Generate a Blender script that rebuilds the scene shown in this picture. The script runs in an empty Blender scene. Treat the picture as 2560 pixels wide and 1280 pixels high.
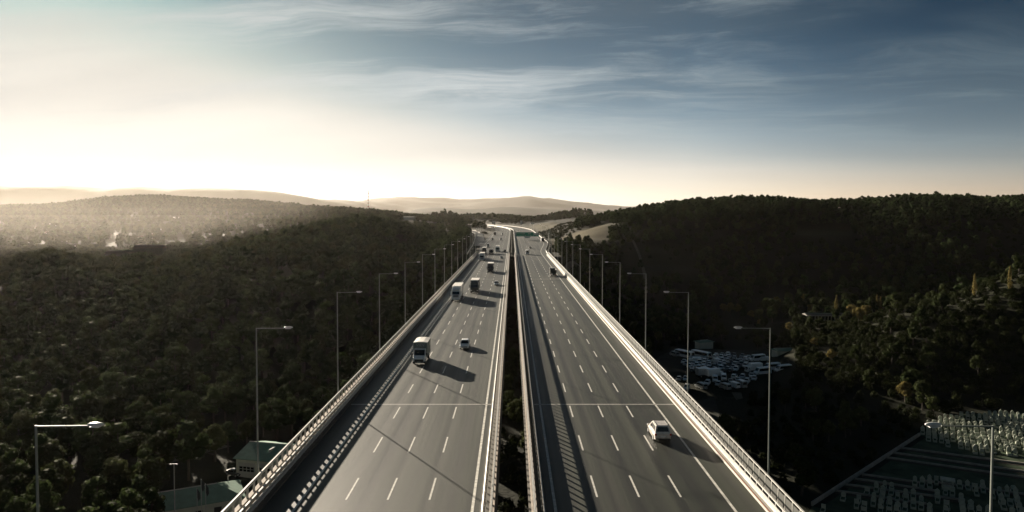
import bpy, bmesh, math, random
import numpy as np
from mathutils import Vector, Matrix

R = math.radians
SC = bpy.context.scene
COL = SC.collection
random.seed(7)
rng = np.random.default_rng(11)

# ------------------------------------------------------------------ camera, light, exposure
F, HCAM, YV = 1775.0, 24.5, 537.0          # focal length (px of a 2560 wide frame), camera height over the road, horizon row
PITCH = 2.0
cd = bpy.data.cameras.new('camera')
cam = bpy.data.objects.new('camera', cd)
COL.objects.link(cam)
cam.location = (0, 0, HCAM)
cam.rotation_euler = (R(90 - PITCH), 0, 0)
cd.sensor_fit = 'HORIZONTAL'
cd.sensor_width = 36.0
cd.lens = 36.0 * F / 2560
cd.shift_y = ((YV - 640) + F * math.tan(R(PITCH))) / 2560
cd.clip_start = 0.5
cd.clip_end = 60000
SC.camera = cam

SUN_AZ, SUN_EL = R(-32.2), R(11.6)          # azimuth measured from +Y towards +X
SUN_DIR = Vector((math.sin(SUN_AZ) * math.cos(SUN_EL), math.cos(SUN_AZ) * math.cos(SUN_EL), math.sin(SUN_EL)))
sl = bpy.data.lights.new('sun', 'SUN')
sl.energy = 5.0
sl.angle = R(0.5)
sl.color = (1.0, 0.87, 0.70)
so = bpy.data.objects.new('sun', sl)
COL.objects.link(so)
so.rotation_euler = (-SUN_DIR).to_track_quat('-Z', 'Y').to_euler()

SC.view_settings.view_transform = 'Standard'
SC.view_settings.look = 'None'
SC.view_settings.exposure = 1.55
SC.view_settings.gamma = 1.0
SC.view_settings.use_curve_mapping = False
SC.render.engine = 'CYCLES'
SC.cycles.use_denoising = True
SC.cycles.max_bounces = 5
SC.cycles.diffuse_bounces = 2
SC.cycles.glossy_bounces = 2
SC.cycles.transmission_bounces = 3
SC.cycles.volume_bounces = 1
SC.cycles.sample_clamp_indirect = 4.0


class NT:
    """small node tree writer"""
    def __init__(s, tree):
        s.t = tree
        tree.nodes.clear()

    def n(s, kind, **kw):
        nd = s.t.nodes.new(kind)
        for k, v in kw.items():
            if k == 'inp':
                for i, val in v.items():
                    if hasattr(val, 'is_linked') or hasattr(val, 'links'):
                        s.t.links.new(val, nd.inputs[i])
                    else:
                        nd.inputs[i].default_value = val
            else:
                setattr(nd, k, v)
        return nd

    def math(s, op, a, b=0.0, c=0.0, clamp=False):
        return s.n('ShaderNodeMath', operation=op, use_clamp=clamp, inp={0: a, 1: b, 2: c}).outputs[0]

    def vmath(s, op, a, b=(0, 0, 0)):
        return s.n('ShaderNodeVectorMath', operation=op, inp={0: a, 1: b})

    def mix(s, f, a, b, mode='MIX'):
        nd = s.n('ShaderNodeMix', data_type='RGBA', blend_type=mode)
        for i, v in ((0, f), (6, a), (7, b)):
            if hasattr(v, 'is_linked'):
                s.t.links.new(v, nd.inputs[i])
            else:
                nd.inputs[i].default_value = v if i == 0 else (tuple(v) + (1.0,))[:4]
        return nd.outputs[2]

    def ramp(s, f, stops, interp='LINEAR'):
        nd = s.n('ShaderNodeValToRGB', inp={0: f})
        cr = nd.color_ramp
        cr.interpolation = interp
        while len(cr.elements) < len(stops):
            cr.elements.new(0.5)
        for e, (p, c) in zip(cr.elements, stops):
            e.position = p
            e.color = (c, c, c, 1) if not hasattr(c, '__len__') else (tuple(c) + (1.0,))[:4]
        return nd.outputs[0]

    def noise(s, vec, scale, detail=4, rough=0.55, dist=0.0):
        return s.n('ShaderNodeTexNoise', inp={'Vector': vec, 'Scale': scale, 'Detail': detail, 'Roughness': rough, 'Distortion': dist}).outputs[0]

    def link(s, a, b):
        s.t.links.new(a, b)


def build_world():
    w = bpy.data.worlds.new('World')
    SC.world = w
    w.use_nodes = True
    k = NT(w.node_tree)
    sky = k.n('ShaderNodeTexSky', sky_type='NISHITA', sun_disc=False, sun_elevation=SUN_EL, sun_rotation=SUN_AZ,
              altitude=50.0, air_density=1.0, dust_density=1.6, ozone_density=2.0)
    d = k.n('ShaderNodeTexCoord').outputs['Generated']
    sep = k.n('ShaderNodeSeparateXYZ', inp={0: d})
    up = k.math('MAXIMUM', sep.outputs[2], 0.0)
    el = k.math('MULTIPLY', k.math('ARCSINE', k.math('MINIMUM', up, 1.0)), 57.29578)
    dot = k.vmath('DOT_PRODUCT', d, tuple(SUN_DIR)).outputs['Value']
    ang = k.math('MULTIPLY', k.math('ARCCOSINE', k.math('MAXIMUM', k.math('MINIMUM', dot, 0.99999), -0.99999)), 57.29578)
    side = k.math('ADD', 0.45, k.math('MULTIPLY', 0.55, k.math('EXPONENT', k.math('MULTIPLY', k.math('MAXIMUM', k.math('SUBTRACT', ang, 46.0), 0.0), -1 / 16.0))))
    ns = k.n('ShaderNodeSeparateColor', inp={0: sky.outputs[0]})
    ch = []
    # the clear sky, paler towards the horizon (low haze) and held back near the sun the way film shoulders
    for i, (a, b, c) in enumerate(SKY['fit']):
        f = k.math('ADD', c, k.math('MULTIPLY', a, k.math('EXPONENT', k.math('MULTIPLY', el, -1.0 / b))))
        x = k.math('MULTIPLY', k.math('MULTIPLY', ns.outputs[i], f), side)
        ch.append(k.math('DIVIDE', x, k.math('POWER', k.math('ADD', 1.0, k.math('POWER', k.math('MULTIPLY', x, 1.0 / SKY['max'][i]), 3.0)), 1 / 3.0)))
    base = k.n('ShaderNodeCombineXYZ', inp={0: ch[0], 1: ch[1], 2: ch[2]}).outputs[0]
    # cirrus: the view direction carried to a flat layer high up, streaked along one direction
    inv = k.math('DIVIDE', 1.0, k.math('ADD', up, 0.10))
    p = k.n('ShaderNodeCombineXYZ', inp={0: k.math('MULTIPLY', sep.outputs[0], inv), 1: k.math('MULTIPLY', sep.outputs[1], inv), 2: 0.0}).outputs[0]
    p = k.vmath('ADD', p, SKY['shift']).outputs[0]
    rot = k.n('ShaderNodeVectorRotate', rotation_type='Z_AXIS', inp={'Vector': p, 'Angle': R(SKY['turn'])}).outputs[0]
    wn = k.n('ShaderNodeTexNoise', inp={'Vector': rot, 'Scale': 0.38, 'Detail': 4.0, 'Roughness': 0.55}).outputs[1]
    wv = k.vmath('ADD', rot, k.vmath('MULTIPLY', k.vmath('SUBTRACT', wn, (0.5, 0.5, 0.5)).outputs[0], (2.6, 1.5, 0.0)).outputs[0]).outputs[0]
    fine = k.noise(k.vmath('MULTIPLY', wv, (0.50, 1.15, 1.0)).outputs[0], 0.9, 13, 0.62, 0.15)
    hair = k.noise(k.n('ShaderNodeVectorRotate', rotation_type='Z_AXIS', inp={'Vector': k.vmath('MULTIPLY', wv, (0.7, 3.4, 1.0)).outputs[0], 'Angle': 0.12}).outputs[0], 1.5, 10, 0.70, 0.2)
    broad = k.noise(k.vmath('MULTIPLY', wv, (0.45, 0.8, 1.0)).outputs[0], 0.42, 4, 0.5, 0.2)
    mixn = k.math('ADD', k.math('MULTIPLY', fine, 0.70), k.math('MULTIPLY', hair, 0.30))
    wisp = k.math('MULTIPLY', k.ramp(mixn, [(0.45, 0.0), (0.70, 1.0)], 'EASE'), k.ramp(broad, [(0.40, 0.0), (0.60, 1.0)]))
    veil = k.ramp(broad, [(0.40, 0.0), (0.66, 1.0)])
    low = k.ramp(up, [(0.02, 0.0), (0.09, 0.55), (0.17, 1.0)])
    g = k.math('EXPONENT', k.math('MULTIPLY', ang, -1 / 22.0))

    def scaled(col, fac):
        nd = k.n('ShaderNodeVectorMath', operation='SCALE')
        nd.inputs[0].default_value = col
        k.link(fac, nd.inputs['Scale'])
        return nd.outputs[0]
    away = k.math('SUBTRACT', 1.0, g)
    # light in the thin cloud: a blue skylight share and a share thrown forward from the sun
    vc = k.vmath('ADD', scaled(tuple(q * SKY['v0'] for q in SKY['blue']), away), scaled(SKY['veilc'], k.math('MINIMUM', 0.40, k.math('MULTIPLY', g, SKY['v1'])))).outputs[0]
    cc = k.vmath('ADD', scaled(tuple(q * SKY['c0'] for q in SKY['blue']), away), scaled(SKY['cloudc'], k.math('MINIMUM', 0.60, k.math('MULTIPLY', g, SKY['c1'])))).outputs[0]
    c = k.mix(k.math('MULTIPLY', k.math('MULTIPLY', veil, low), SKY['veil']), base, vc)
    c = k.mix(k.math('MULTIPLY', k.math('MULTIPLY', wisp, low), SKY['cloud']), c, cc)
    c = k.vmath('MULTIPLY', c, (SKY['gain'],) * 3).outputs[0]
    bg = k.n('ShaderNodeBackground', inp={0: c, 1: 0.1})
    out = k.n('ShaderNodeOutputWorld')
    k.link(bg.outputs[0], out.inputs[0])


EXPO = SC.view_settings.exposure
SKY = dict(fit=((0.48, 3.85, 0.0015), (0.40, 4.3, 0.011), (0.50, 4.15, 0.019)), max=(0.93, 0.89, 0.81), gain=10.0 / 2 ** EXPO,
           turn=8, shift=(9.0, 21.0, 0.0), blue=(0.60, 0.95, 1.08), veilc=(1.02, 0.98, 0.94), cloudc=(1.03, 0.99, 0.94), v0=0.13, v1=0.78, c0=0.25, c1=2.6, veil=0.5, cloud=0.95)
HAZE = dict(mist=1.9e-5, far=1.8e-5, density=0.85e-5, g=0.58, color=(1.0, 0.93, 0.84, 1.0))
build_world()


# ------------------------------------------------------------------ materials
MATS = {}


def mat(name, col, rough=0.6, metal=0.0, spec=0.5, var=0.12, scale=3.0, bump=0.0, coat=0.0, emit=None):
    """a plain surface with a little grain and wear in its colour and gloss"""
    if name in MATS:
        return MATS[name]
    m = bpy.data.materials.new(name)
    m.use_nodes = True
    k = NT(m.node_tree)
    tc = k.n('ShaderNodeTexCoord').outputs['Object']
    nz = k.noise(tc, scale, 5, 0.6)
    f = k.ramp(nz, [(0.3, 0.0), (0.7, 1.0)])
    a = tuple(max(0.0, c * (1 - var)) for c in col)
    b = tuple(min(1.0, c * (1 + var)) for c in col)
    c = k.mix(f, a, b)
    bs = k.n('ShaderNodeBsdfPrincipled', inp={'Base Color': c, 'Metallic': metal, 'Specular IOR Level': spec, 'Coat Weight': coat})
    k.link(k.math('ADD', rough - 0.05, k.math('MULTIPLY', f, 0.1)), bs.inputs['Roughness'])
    if bump:
        bp = k.n('ShaderNodeBump', inp={'Strength': bump, 'Distance': 0.02, 'Height': nz})
        k.link(bp.outputs[0], bs.inputs['Normal'])
    out = k.n('ShaderNodeOutputMaterial')
    k.link(bs.outputs[0], out.inputs[0])
    MATS[name] = m
    return m


def asphalt(name, base):
    m = bpy.data.materials.new(name)
    m.use_nodes = True
    k = NT(m.node_tree)
    tc = k.n('ShaderNodeTexCoord').outputs['Object']
    long = k.noise(k.vmath('MULTIPLY', tc, (1.0, 0.008, 1.0)).outputs[0], 0.9, 3, 0.55)      # worn wheel tracks along the road
    sx = k.n('ShaderNodeSeparateXYZ', inp={0: tc}).outputs[0]
    wob = k.noise(k.vmath('MULTIPLY', tc, (0.0, 0.02, 0.0)).outputs[0], 1.0, 2, 0.5)
    track = k.math('COSINE', k.math('MULTIPLY', k.math('ADD', k.math('ABSOLUTE', sx), k.math('ADD', -4.55, k.math('MULTIPLY', wob, 0.5))), 6.2832 / 1.85))
    patch = k.noise(k.vmath('MULTIPLY', tc, (1.0, 0.25, 1.0)).outputs[0], 0.12, 3, 0.5)
    fine = k.noise(tc, 5.0, 6, 0.75)
    f = k.math('ADD', k.math('ADD', k.math('ADD', k.math('MULTIPLY', k.math('SUBTRACT', k.noise(k.vmath('MULTIPLY', tc, (0.27, 0.004, 1.0)).outputs[0], 1.0, 2, 0.5), 0.5), 0.5), k.math('MULTIPLY', track, 0.085)), k.math('MULTIPLY', long, 0.62)), k.math('ADD', k.math('MULTIPLY', patch, 0.22), k.math('MULTIPLY', fine, 0.26)))
    c = k.mix(k.ramp(f, [(0.40, 0.0), (0.70, 1.0)]), tuple(x * 0.5 for x in base), tuple(x * 1.75 for x in base))
    rg = k.ramp(long, [(0.35, 0.52), (0.65, 0.66)])
    bp = k.n('ShaderNodeBump', inp={'Strength': 0.5, 'Distance': 0.012, 'Height': k.noise(tc, 38.0, 3, 0.7)})
    bs = k.n('ShaderNodeBsdfPrincipled', inp={'Base Color': c, 'Roughness': rg, 'Normal': bp.outputs[0], 'Specular IOR Level': 0.34})
    out = k.n('ShaderNodeOutputMaterial')
    k.link(bs.outputs[0], out.inputs[0])
    return m


def foliage(name, dark, light, transl=0.25):
    m = bpy.data.materials.new(name)
    m.use_nodes = True
    k = NT(m.node_tree)
    info = k.n('ShaderNodeObjectInfo')
    geo = k.n('ShaderNodeNewGeometry')
    rnd = geo.outputs['Random Per Island']
    f = k.math('ADD', k.math('MULTIPLY', k.math('POWER', info.outputs['Random'], 1.6), 0.7), k.math('MULTIPLY', rnd, 0.3))
    c = k.mix(f, dark, light)
    df = k.n('ShaderNodeBsdfDiffuse', inp={0: c})
    tl = k.n('ShaderNodeBsdfTranslucent', inp={0: k.mix(0.5, c, (0.02, 0.022, 0.004), 'ADD')})
    mx = k.n('ShaderNodeMixShader', inp={0: transl, 1: df.outputs[0], 2: tl.outputs[0]})
    gl = k.n('ShaderNodeBsdfGlossy', inp={0: (0.8, 0.8, 0.75, 1), 1: 0.5})
    fr = k.n('ShaderNodeFresnel', inp={0: 1.35})
    mx2 = k.n('ShaderNodeMixShader', inp={0: k.math('MULTIPLY', fr.outputs[0], 0.025), 1: mx.outputs[0], 2: gl.outputs[0]})
    out = k.n('ShaderNodeOutputMaterial')
    k.link(mx2.outputs[0], out.inputs[0])
    return m


def ground_mat():
    m = bpy.data.materials.new('ground_cover')
    m.use_nodes = True
    k = NT(m.node_tree)
    tc = k.n('ShaderNodeTexCoord').outputs['Object']
    at = k.n('ShaderNodeAttribute', attribute_name='cover')
    sep = k.n('ShaderNodeSeparateColor', inp={0: at.outputs['Color']})
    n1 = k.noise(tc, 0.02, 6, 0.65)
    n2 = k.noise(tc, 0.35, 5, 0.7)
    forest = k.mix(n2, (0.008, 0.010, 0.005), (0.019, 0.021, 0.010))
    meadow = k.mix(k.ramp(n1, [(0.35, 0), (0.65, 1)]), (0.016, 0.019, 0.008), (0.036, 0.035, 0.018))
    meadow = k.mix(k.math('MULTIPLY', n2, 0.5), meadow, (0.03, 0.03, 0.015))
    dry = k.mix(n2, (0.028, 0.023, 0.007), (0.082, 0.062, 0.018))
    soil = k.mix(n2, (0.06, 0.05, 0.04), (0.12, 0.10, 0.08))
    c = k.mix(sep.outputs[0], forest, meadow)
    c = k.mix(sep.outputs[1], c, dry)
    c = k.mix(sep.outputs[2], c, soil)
    bp = k.n('ShaderNodeBump', inp={'Strength': 0.7, 'Distance': 0.6, 'Height': n2})
    bs = k.n('ShaderNodeBsdfPrincipled', inp={'Base Color': c, 'Roughness': 0.95, 'Specular IOR Level': 0.1, 'Normal': bp.outputs[0]})
    out = k.n('ShaderNodeOutputMaterial')
    k.link(bs.outputs[0], out.inputs[0])
    return m


M_ASPH_L = asphalt('asphalt', (0.0135, 0.0165, 0.0098))
M_PAINT = mat('road_paint', (0.58, 0.57, 0.52), 0.65, var=0.38, scale=2.2)
M_CONC = mat('concrete', (0.27, 0.25, 0.215), 0.85, var=0.25, scale=0.8, bump=0.3)
M_CONCD = mat('shade_dark_kerb', (0.10, 0.095, 0.08), 0.85, var=0.25, scale=1.0)  # shade of the parapet kerbs and walkways put into the concrete colour
M_KERB = mat('pale_kerb', (0.42, 0.405, 0.365), 0.8, var=0.15, scale=1.5)
M_PARA = mat('parapet_concrete', (0.42, 0.365, 0.31), 0.85, var=0.25, scale=1.2, bump=0.3)
M_JOINT = mat('joint_steel', (0.30, 0.29, 0.27), 0.6, var=0.4, scale=5)
M_GALV = mat('galvanised_steel', (0.46, 0.455, 0.425), 0.5, 0.1, var=0.15, scale=2)
M_RUST = mat('rusty_groove', (0.20, 0.10, 0.06), 0.8, var=0.3)
M_POST = mat('post_steel', (0.42, 0.42, 0.40), 0.5, 0.4)
M_MESH = mat('dark_mesh_panel', (0.035, 0.038, 0.032), 0.8)
M_POLE = mat('lamp_pole_steel', (0.22, 0.245, 0.22), 0.6, 0.1)
M_LAMP = mat('lamp_housing', (0.62, 0.62, 0.60), 0.3, 0.2)
M_WHITE = mat('white_paint', (0.80, 0.81, 0.80), 0.35, var=0.05, coat=0.3)
M_ROOFW = mat('white_tarpaulin', (0.78, 0.75, 0.70), 0.6, var=0.1, scale=1.0)
M_TARP = mat('grey_tarpaulin', (0.17, 0.19, 0.18), 0.65, var=0.12, scale=1.5)
M_LETTER = mat('pale_lettering', (0.42, 0.43, 0.42), 0.6)
M_DARKP = mat('dark_paint', (0.035, 0.042, 0.040), 0.35, coat=0.3)
M_GREYP = mat('grey_paint', (0.25, 0.27, 0.27), 0.35, coat=0.3)
M_SILVER = mat('silver_paint', (0.50, 0.51, 0.50), 0.3, 0.3, coat=0.4)
M_BEIGEP = mat('beige_paint', (0.62, 0.57, 0.52), 0.3, 0.1, coat=0.5)
M_GLASS = mat('dark_glass', (0.012, 0.014, 0.015), 0.08, spec=0.7, var=0.0)
M_TYRE = mat('tyre_rubber', (0.02, 0.02, 0.02), 0.9)
M_RIM = mat('wheel_rim', (0.45, 0.45, 0.45), 0.35, 0.7)
M_BLACK = mat('black_plastic', (0.02, 0.021, 0.021), 0.6)
M_HEAD = mat('headlight_lens', (0.75, 0.77, 0.78), 0.1, var=0.0)
M_TAIL = mat('tail_lens', (0.30, 0.02, 0.02), 0.2, var=0.0)
M_PLATE = mat('number_plate', (0.7, 0.7, 0.68), 0.5, var=0.02)
M_SIGN = mat('sign_green', (0.06, 0.42, 0.25), 0.45, var=0.06)
M_SIGNW = mat('sign_white', (0.72, 0.80, 0.76), 0.45, var=0.04)
M_ROOFG = mat('green_metal_roof', (0.17, 0.27, 0.21), 0.92, spec=0.15, var=0.15, scale=0.7)
M_WALL = mat('plaster_wall', (0.50, 0.51, 0.42), 0.85, var=0.12, scale=0.7)
M_WALLW = mat('white_wall', (0.40, 0.40, 0.37), 0.8, var=0.1, scale=0.7)
M_ROOFR = mat('tiled_roof', (0.20, 0.13, 0.10), 0.85, var=0.25, scale=1.0)
M_BARK = mat('bark', (0.05, 0.04, 0.03), 0.95, var=0.3, scale=4)
M_STONE = mat('gravestone_marble', (0.34, 0.365, 0.30), 0.7, var=0.25, scale=1.5)
M_LAWN = mat('lawn', (0.058, 0.080, 0.050), 0.95, spec=0.1, var=0.5, scale=0.25)
M_LOT = mat('lot_gravel', (0.030, 0.032, 0.026), 0.95, spec=0.1, var=0.4, scale=0.3)
M_DIRT = mat('pale_dirt', (0.09, 0.088, 0.07), 0.95, spec=0.1, var=0.3, scale=0.4)
M_MASTR = mat('mast_red', (0.36, 0.07, 0.05), 0.6)
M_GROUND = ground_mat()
M_PINE = foliage('pine_needles', (0.011, 0.020, 0.008), (0.050, 0.071, 0.027), 0.25)
M_LEAF = foliage('broad_leaves', (0.013, 0.020, 0.008), (0.052, 0.062, 0.024), 0.25)
M_AUTUMN = foliage('autumn_leaves', (0.09, 0.075, 0.028), (0.24, 0.19, 0.07), 0.4)
M_SHRUB = foliage('shrub_leaves', (0.008, 0.012, 0.005), (0.026, 0.031, 0.013), 0.2)


# ------------------------------------------------------------------ mesh helpers
class MB:
    def __init__(s):
        s.v, s.f, s.m = [], [], []
        s.mi = 0

    def add(s, vs, fs):
        o = len(s.v)
        s.v.extend([tuple(p) for p in vs])
        for f in fs:
            s.f.append(tuple(i + o for i in f))
            s.m.append(s.mi)
        return s

    def box(s, x0, x1, y0, y1, z0, z1):
        return s.add([(x0, y0, z0), (x1, y0, z0), (x1, y1, z0), (x0, y1, z0), (x0, y0, z1), (x1, y0, z1), (x1, y1, z1), (x0, y1, z1)],
                     [(0, 3, 2, 1), (4, 5, 6, 7), (0, 1, 5, 4), (1, 2, 6, 5), (2, 3, 7, 6), (3, 0, 4, 7)])

    def loft(s, rings, cap=True):
        n = len(rings[0])
        vs = [p for r in rings for p in r]
        fs = []
        for i in range(len(rings) - 1):
            for j in range(n):
                a, b = i * n + j, i * n + (j + 1) % n
                fs.append((a, b, b + n, a + n))
        if cap:
            fs.append(tuple(range(n - 1, -1, -1)))
            fs.append(tuple((len(rings) - 1) * n + j for j in range(n)))
        return s.add(vs, fs)

    def tube(s, pts, rad, n=6):
        pts = [Vector(p) for p in pts]
        rad = rad if hasattr(rad, '__len__') else [rad] * len(pts)
        rings = []
        for i, p in enumerate(pts):
            d = (pts[min(i + 1, len(pts) - 1)] - pts[max(i - 1, 0)]).normalized()
            a = d.cross(Vector((0, 0, 1)) if abs(d.z) < 0.9 else Vector((1, 0, 0))).normalized()
            b = d.cross(a)
            rings.append([tuple(p + a * rad[i] * math.cos(t) + b * rad[i] * math.sin(t)) for t in [2 * math.pi * q / n for q in range(n)]])
        return s.loft(rings)

    def disc(s, c, r, w, n=14, axis='x'):
        rings = []
        for q in (-w / 2, w / 2):
            ring = []
            for i in range(n):
                t = 2 * math.pi * i / n
                a, b = r * math.cos(t), r * math.sin(t)
                ring.append((c[0] + q, c[1] + a, c[2] + b) if axis == 'x' else (c[0] + a, c[1] + b, c[2] + q))
            rings.append(ring)
        return s.loft(rings)

    def panel(s, q, inset=(0.1, 0.1, 0.1, 0.1), out=0.012, thick=0.03):
        """a thin plate on the quad q (a b c d, counter clockwise seen from outside); inset left, right, bottom, top as shares"""
        a, b, c, d = [Vector(p) for p in q]

        def P(u, v):
            return (a * (1 - u) + b * u) * (1 - v) + (d * (1 - u) + c * u) * v
        l, r, bo, t = inset
        pts = [P(l, bo), P(1 - r, bo), P(1 - r, 1 - t), P(l, 1 - t)]
        nrm = (b - a).cross(d - a).normalized()
        return s.add([p + nrm * (out - thick) for p in pts] + [p + nrm * out for p in pts],
                     [(3, 2, 1, 0), (4, 5, 6, 7), (0, 1, 5, 4), (1, 2, 6, 5), (2, 3, 7, 6), (3, 0, 4, 7)])

    def mesh(s, name, mats, smooth=False):
        me = bpy.data.meshes.new(name)
        me.from_pydata(s.v, [], s.f)
        for m in (mats if isinstance(mats, (list, tuple)) else [mats]):
            me.materials.append(m)
        if any(s.m):
            me.polygons.foreach_set('material_index', s.m)
        if smooth:
            me.polygons.foreach_set('use_smooth', [True] * len(s.f))
        me.update()
        return me

    def build(s, name, mats, parent=None, smooth=False, loc=None):
        return obj(name, s.mesh(name, mats, smooth), parent, loc)


def obj(name, me, parent=None, loc=None):
    o = bpy.data.objects.new(name, me)
    COL.objects.link(o)
    if parent is not None:
        o.parent = parent
    if loc is not None:
        o.location = loc
    return o


def tag(o, label=None, cat=None, group=None, kind=None):
    for k_, v_ in (('label', label), ('category', cat), ('group', group), ('kind', kind)):
        if v_:
            o[k_] = v_
    return o


def empty(name, loc=(0, 0, 0), rz=0.0):
    o = bpy.data.objects.new(name, None)
    o.empty_display_size = 0.5
    COL.objects.link(o)
    o.location = loc
    o.rotation_euler = (0, 0, rz)
    return o


def thing(name, label, cat, loc=(0, 0, 0), rz=0.0, group=None):
    return tag(empty(name, loc, rz), label, cat, group)


KIDS = {}


def copy_tree(o, parent=None):
    c = o.copy()
    COL.objects.link(c)
    if parent is not None:
        c.parent = parent
    for ch in KIDS.get(o.name) or KIDS.setdefault(o.name, list(o.children)):
        copy_tree(ch, c)
    return c


def px_ground(x, y, z=-36.0):
    """photo pixel -> point on the level z"""
    Z = F * (HCAM - z) / (y - YV)
    return (x - 1280) / F * Z, Z


# ------------------------------------------------------------------ terrain
ROADZ0, ROADK = 1050.0, 1.6e-4


def cshift(Y):
    Y = np.asarray(Y, float)
    return np.where(Y > ROADZ0, -ROADK * (Y - ROADZ0) ** 2, 0.0)


def yz(Z, y):
    return HCAM - (y - YV) / F * Z


T = 11.0      # how tall the trees on a ridge stand


def col_(x, foot, mid, ridge, back, k5, second, valley, far):
    dip = (second[0] * 1.35, min(yz(*second) - T, valley[1]) - 45)
    dip2 = (valley[0] * 1.22, min(valley[1], 60) - 60)
    fz = [(8.0, -36.0), (foot, -36.0), mid, (ridge[0], yz(*ridge) - T), back, (k5[0], yz(*k5)), (second[0], yz(*second) - T), dip,
          valley, dip2, (far[0], yz(*far) - 4), (far[0] * 1.35, yz(*far) - 130), (14500.0, -20.0)]
    return x, fz


COLS = [
    col_(-2600, 200, (300, -30), (420, 640), (620, -25), (1200, 585), (2500, 505), (3200, 20), (5000, 455)),
    col_(-500, 200, (300, -28), (420, 650), (620, -25), (1200, 585), (2500, 505), (3200, 20), (5000, 455)),
    col_(0, 200, (310, -26), (420, 655), (620, -26), (1200, 578), (2500, 515), (3200, 30), (5000, 459)),
    col_(70, 200, (310, -25), (425, 630), (620, -26), (1200, 578), (2500, 514), (3200, 30), (5000, 460)),
    col_(130, 200, (310, -24), (430, 606), (630, -25), (1200, 577), (2500, 512), (3200, 30), (5000, 461)),
    col_(190, 200, (315, -24), (440, 640), (640, -24), (1200, 576), (2500, 506), (3200, 36), (5000, 464)),
    col_(250, 200, (320, -24), (450, 642), (650, -24), (1200, 575), (2500, 497), (3200, 40), (5000, 466)),
    col_(390, 210, (330, -22), (470, 637), (670, -24), (1200, 573), (2500, 490), (3200, 40), (5000, 470)),
    col_(500, 213, (336, -19), (490, 622), (690, -22), (1200, 571), (2500, 499), (3200, 46), (5000, 470)),
    col_(540, 215, (340, -17), (500, 605), (700, -20), (1200, 570), (2500, 500), (3200, 50), (5000, 470)),
    col_(640, 215, (350, -14), (540, 584), (750, -15), (1200, 565), (2500, 503), (3200, 50), (5000, 471)),
    col_(740, 220, (370, -10), (600, 562), (800, -10), (1250, 555), (2300, 511), (3200, 40), (5200, 487)),
    col_(860, 220, (400, -8), (660, 541), (850, -5), (1250, 550), (1900, 520), (3200, 30), (6000, 497)),
    col_(940, 225, (420, -8), (720, 531), (900, 0), (1300, 545), (1900, 527), (3500, 30), (7500, 496)),
    col_(1000, 230, (440, -10), (760, 546), (950, 0), (1300, 550), (2000, 532), (4500, yz(4500, 527)), (7500, 495.5)),
    col_(1050, 235, (460, -12), (760, 568), (950, -2), (1350, 558), (2100, 541), (4500, yz(4500, 518)), (7500, 495)),
    col_(1100, 250, (440, -14), (720, 581), (950, -2), (1400, 557), (2200, 541), (4500, yz(4500, 515)), (7500, 497)),
    col_(1180, 330, (440, -6), (720, 594), (950, -1), (1400, 566), (2200, 533), (4500, yz(4500, 524)), (7500, 498.5)),
    col_(1280, 380, (440, -2), (720, 594), (950, -0.6), (1400, 566), (2200, 537), (4500, yz(4500, 514)), (7500, 494)),
    col_(1330, 380, (440, -2), (720, 590), (950, 1), (1400, 562), (2200, 541), (4500, yz(4500, 517)), (7500, 491)),
    col_(1380, 372, (445, -3), (720, 575), (950, 6), (1400, 553), (2200, 548), (4500, yz(4500, 523)), (7500, 499)),
    col_(1440, 362, (470, -8), (690, 553), (950, 16), (1400, 545), (2200, 545), (4500, yz(4500, 527)), (7500, 504)),
    col_(1500, 360, (500, -9), (700, 531), (950, 14), (1400, 545), (2200, 545), (4500, yz(4500, 525)), (7500, 512)),
    col_(1600, 362, (500, -17), (740, 511), (950, 18), (1400, 545), (2200, 545), (4500, 30), (7500, 515)),
    col_(1700, 380, (500, -19), (760, 493), (1000, 26), (1400, 540), (2200, 545), (4500, 30), (7500, 520)),
    col_(1850, 400, (520, -18), (800, 486), (1050, 30), (1400, 540), (2200, 545), (4500, 30), (7500, 525)),
    col_(2000, 400, (520, -17), (800, 493), (1050, 30), (1400, 540), (2200, 545), (4500, 30), (7500, 530)),
    col_(2150, 400, (520, -17), (800, 492), (1050, 30), (1400, 540), (2200, 545), (4500, 30), (7500, 530)),
    col_(2300, 400, (520, -16), (800, 480), (1050, 30), (1400, 540), (2200, 545), (4500, 30), (7500, 530)),
    col_(2420, 400, (520, -15), (800, 485), (1050, 30), (1400, 540), (2200, 545), (4500, 30), (7500, 530)),
    col_(2560, 400, (520, -14), (800, 487), (1050, 30), (1400, 540), (2200, 545), (4500, 30), (7500, 530)),
    col_(5200, 400, (520, -14), (800, 480), (1050, 30), (1400, 540), (2200, 545), (4500, 30), (7500, 530)),
]
_lz = np.linspace(math.log(8), math.log(14500), 700)
_ux = np.arange(-2600, 5201, 20.0)


def pchip(x, y, xi):
    h = np.diff(x)
    d = np.diff(y) / h
    m = np.zeros(len(x))
    for i in range(1, len(x) - 1):
        if d[i - 1] * d[i] > 0:
            w1, w2 = 2 * h[i] + h[i - 1], h[i] + 2 * h[i - 1]
            m[i] = (w1 + w2) / (w1 / d[i - 1] + w2 / d[i])
    m[0], m[-1] = d[0], d[-1]
    j = np.clip(np.searchsorted(x, xi) - 1, 0, len(x) - 2)
    t = (xi - x[j]) / h[j]
    return (y[j] * (1 + 2 * t) * (1 - t) ** 2 + m[j] * h[j] * t * (1 - t) ** 2 + y[j + 1] * t * t * (3 - 2 * t) + m[j + 1] * h[j] * t * t * (t - 1))


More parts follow.
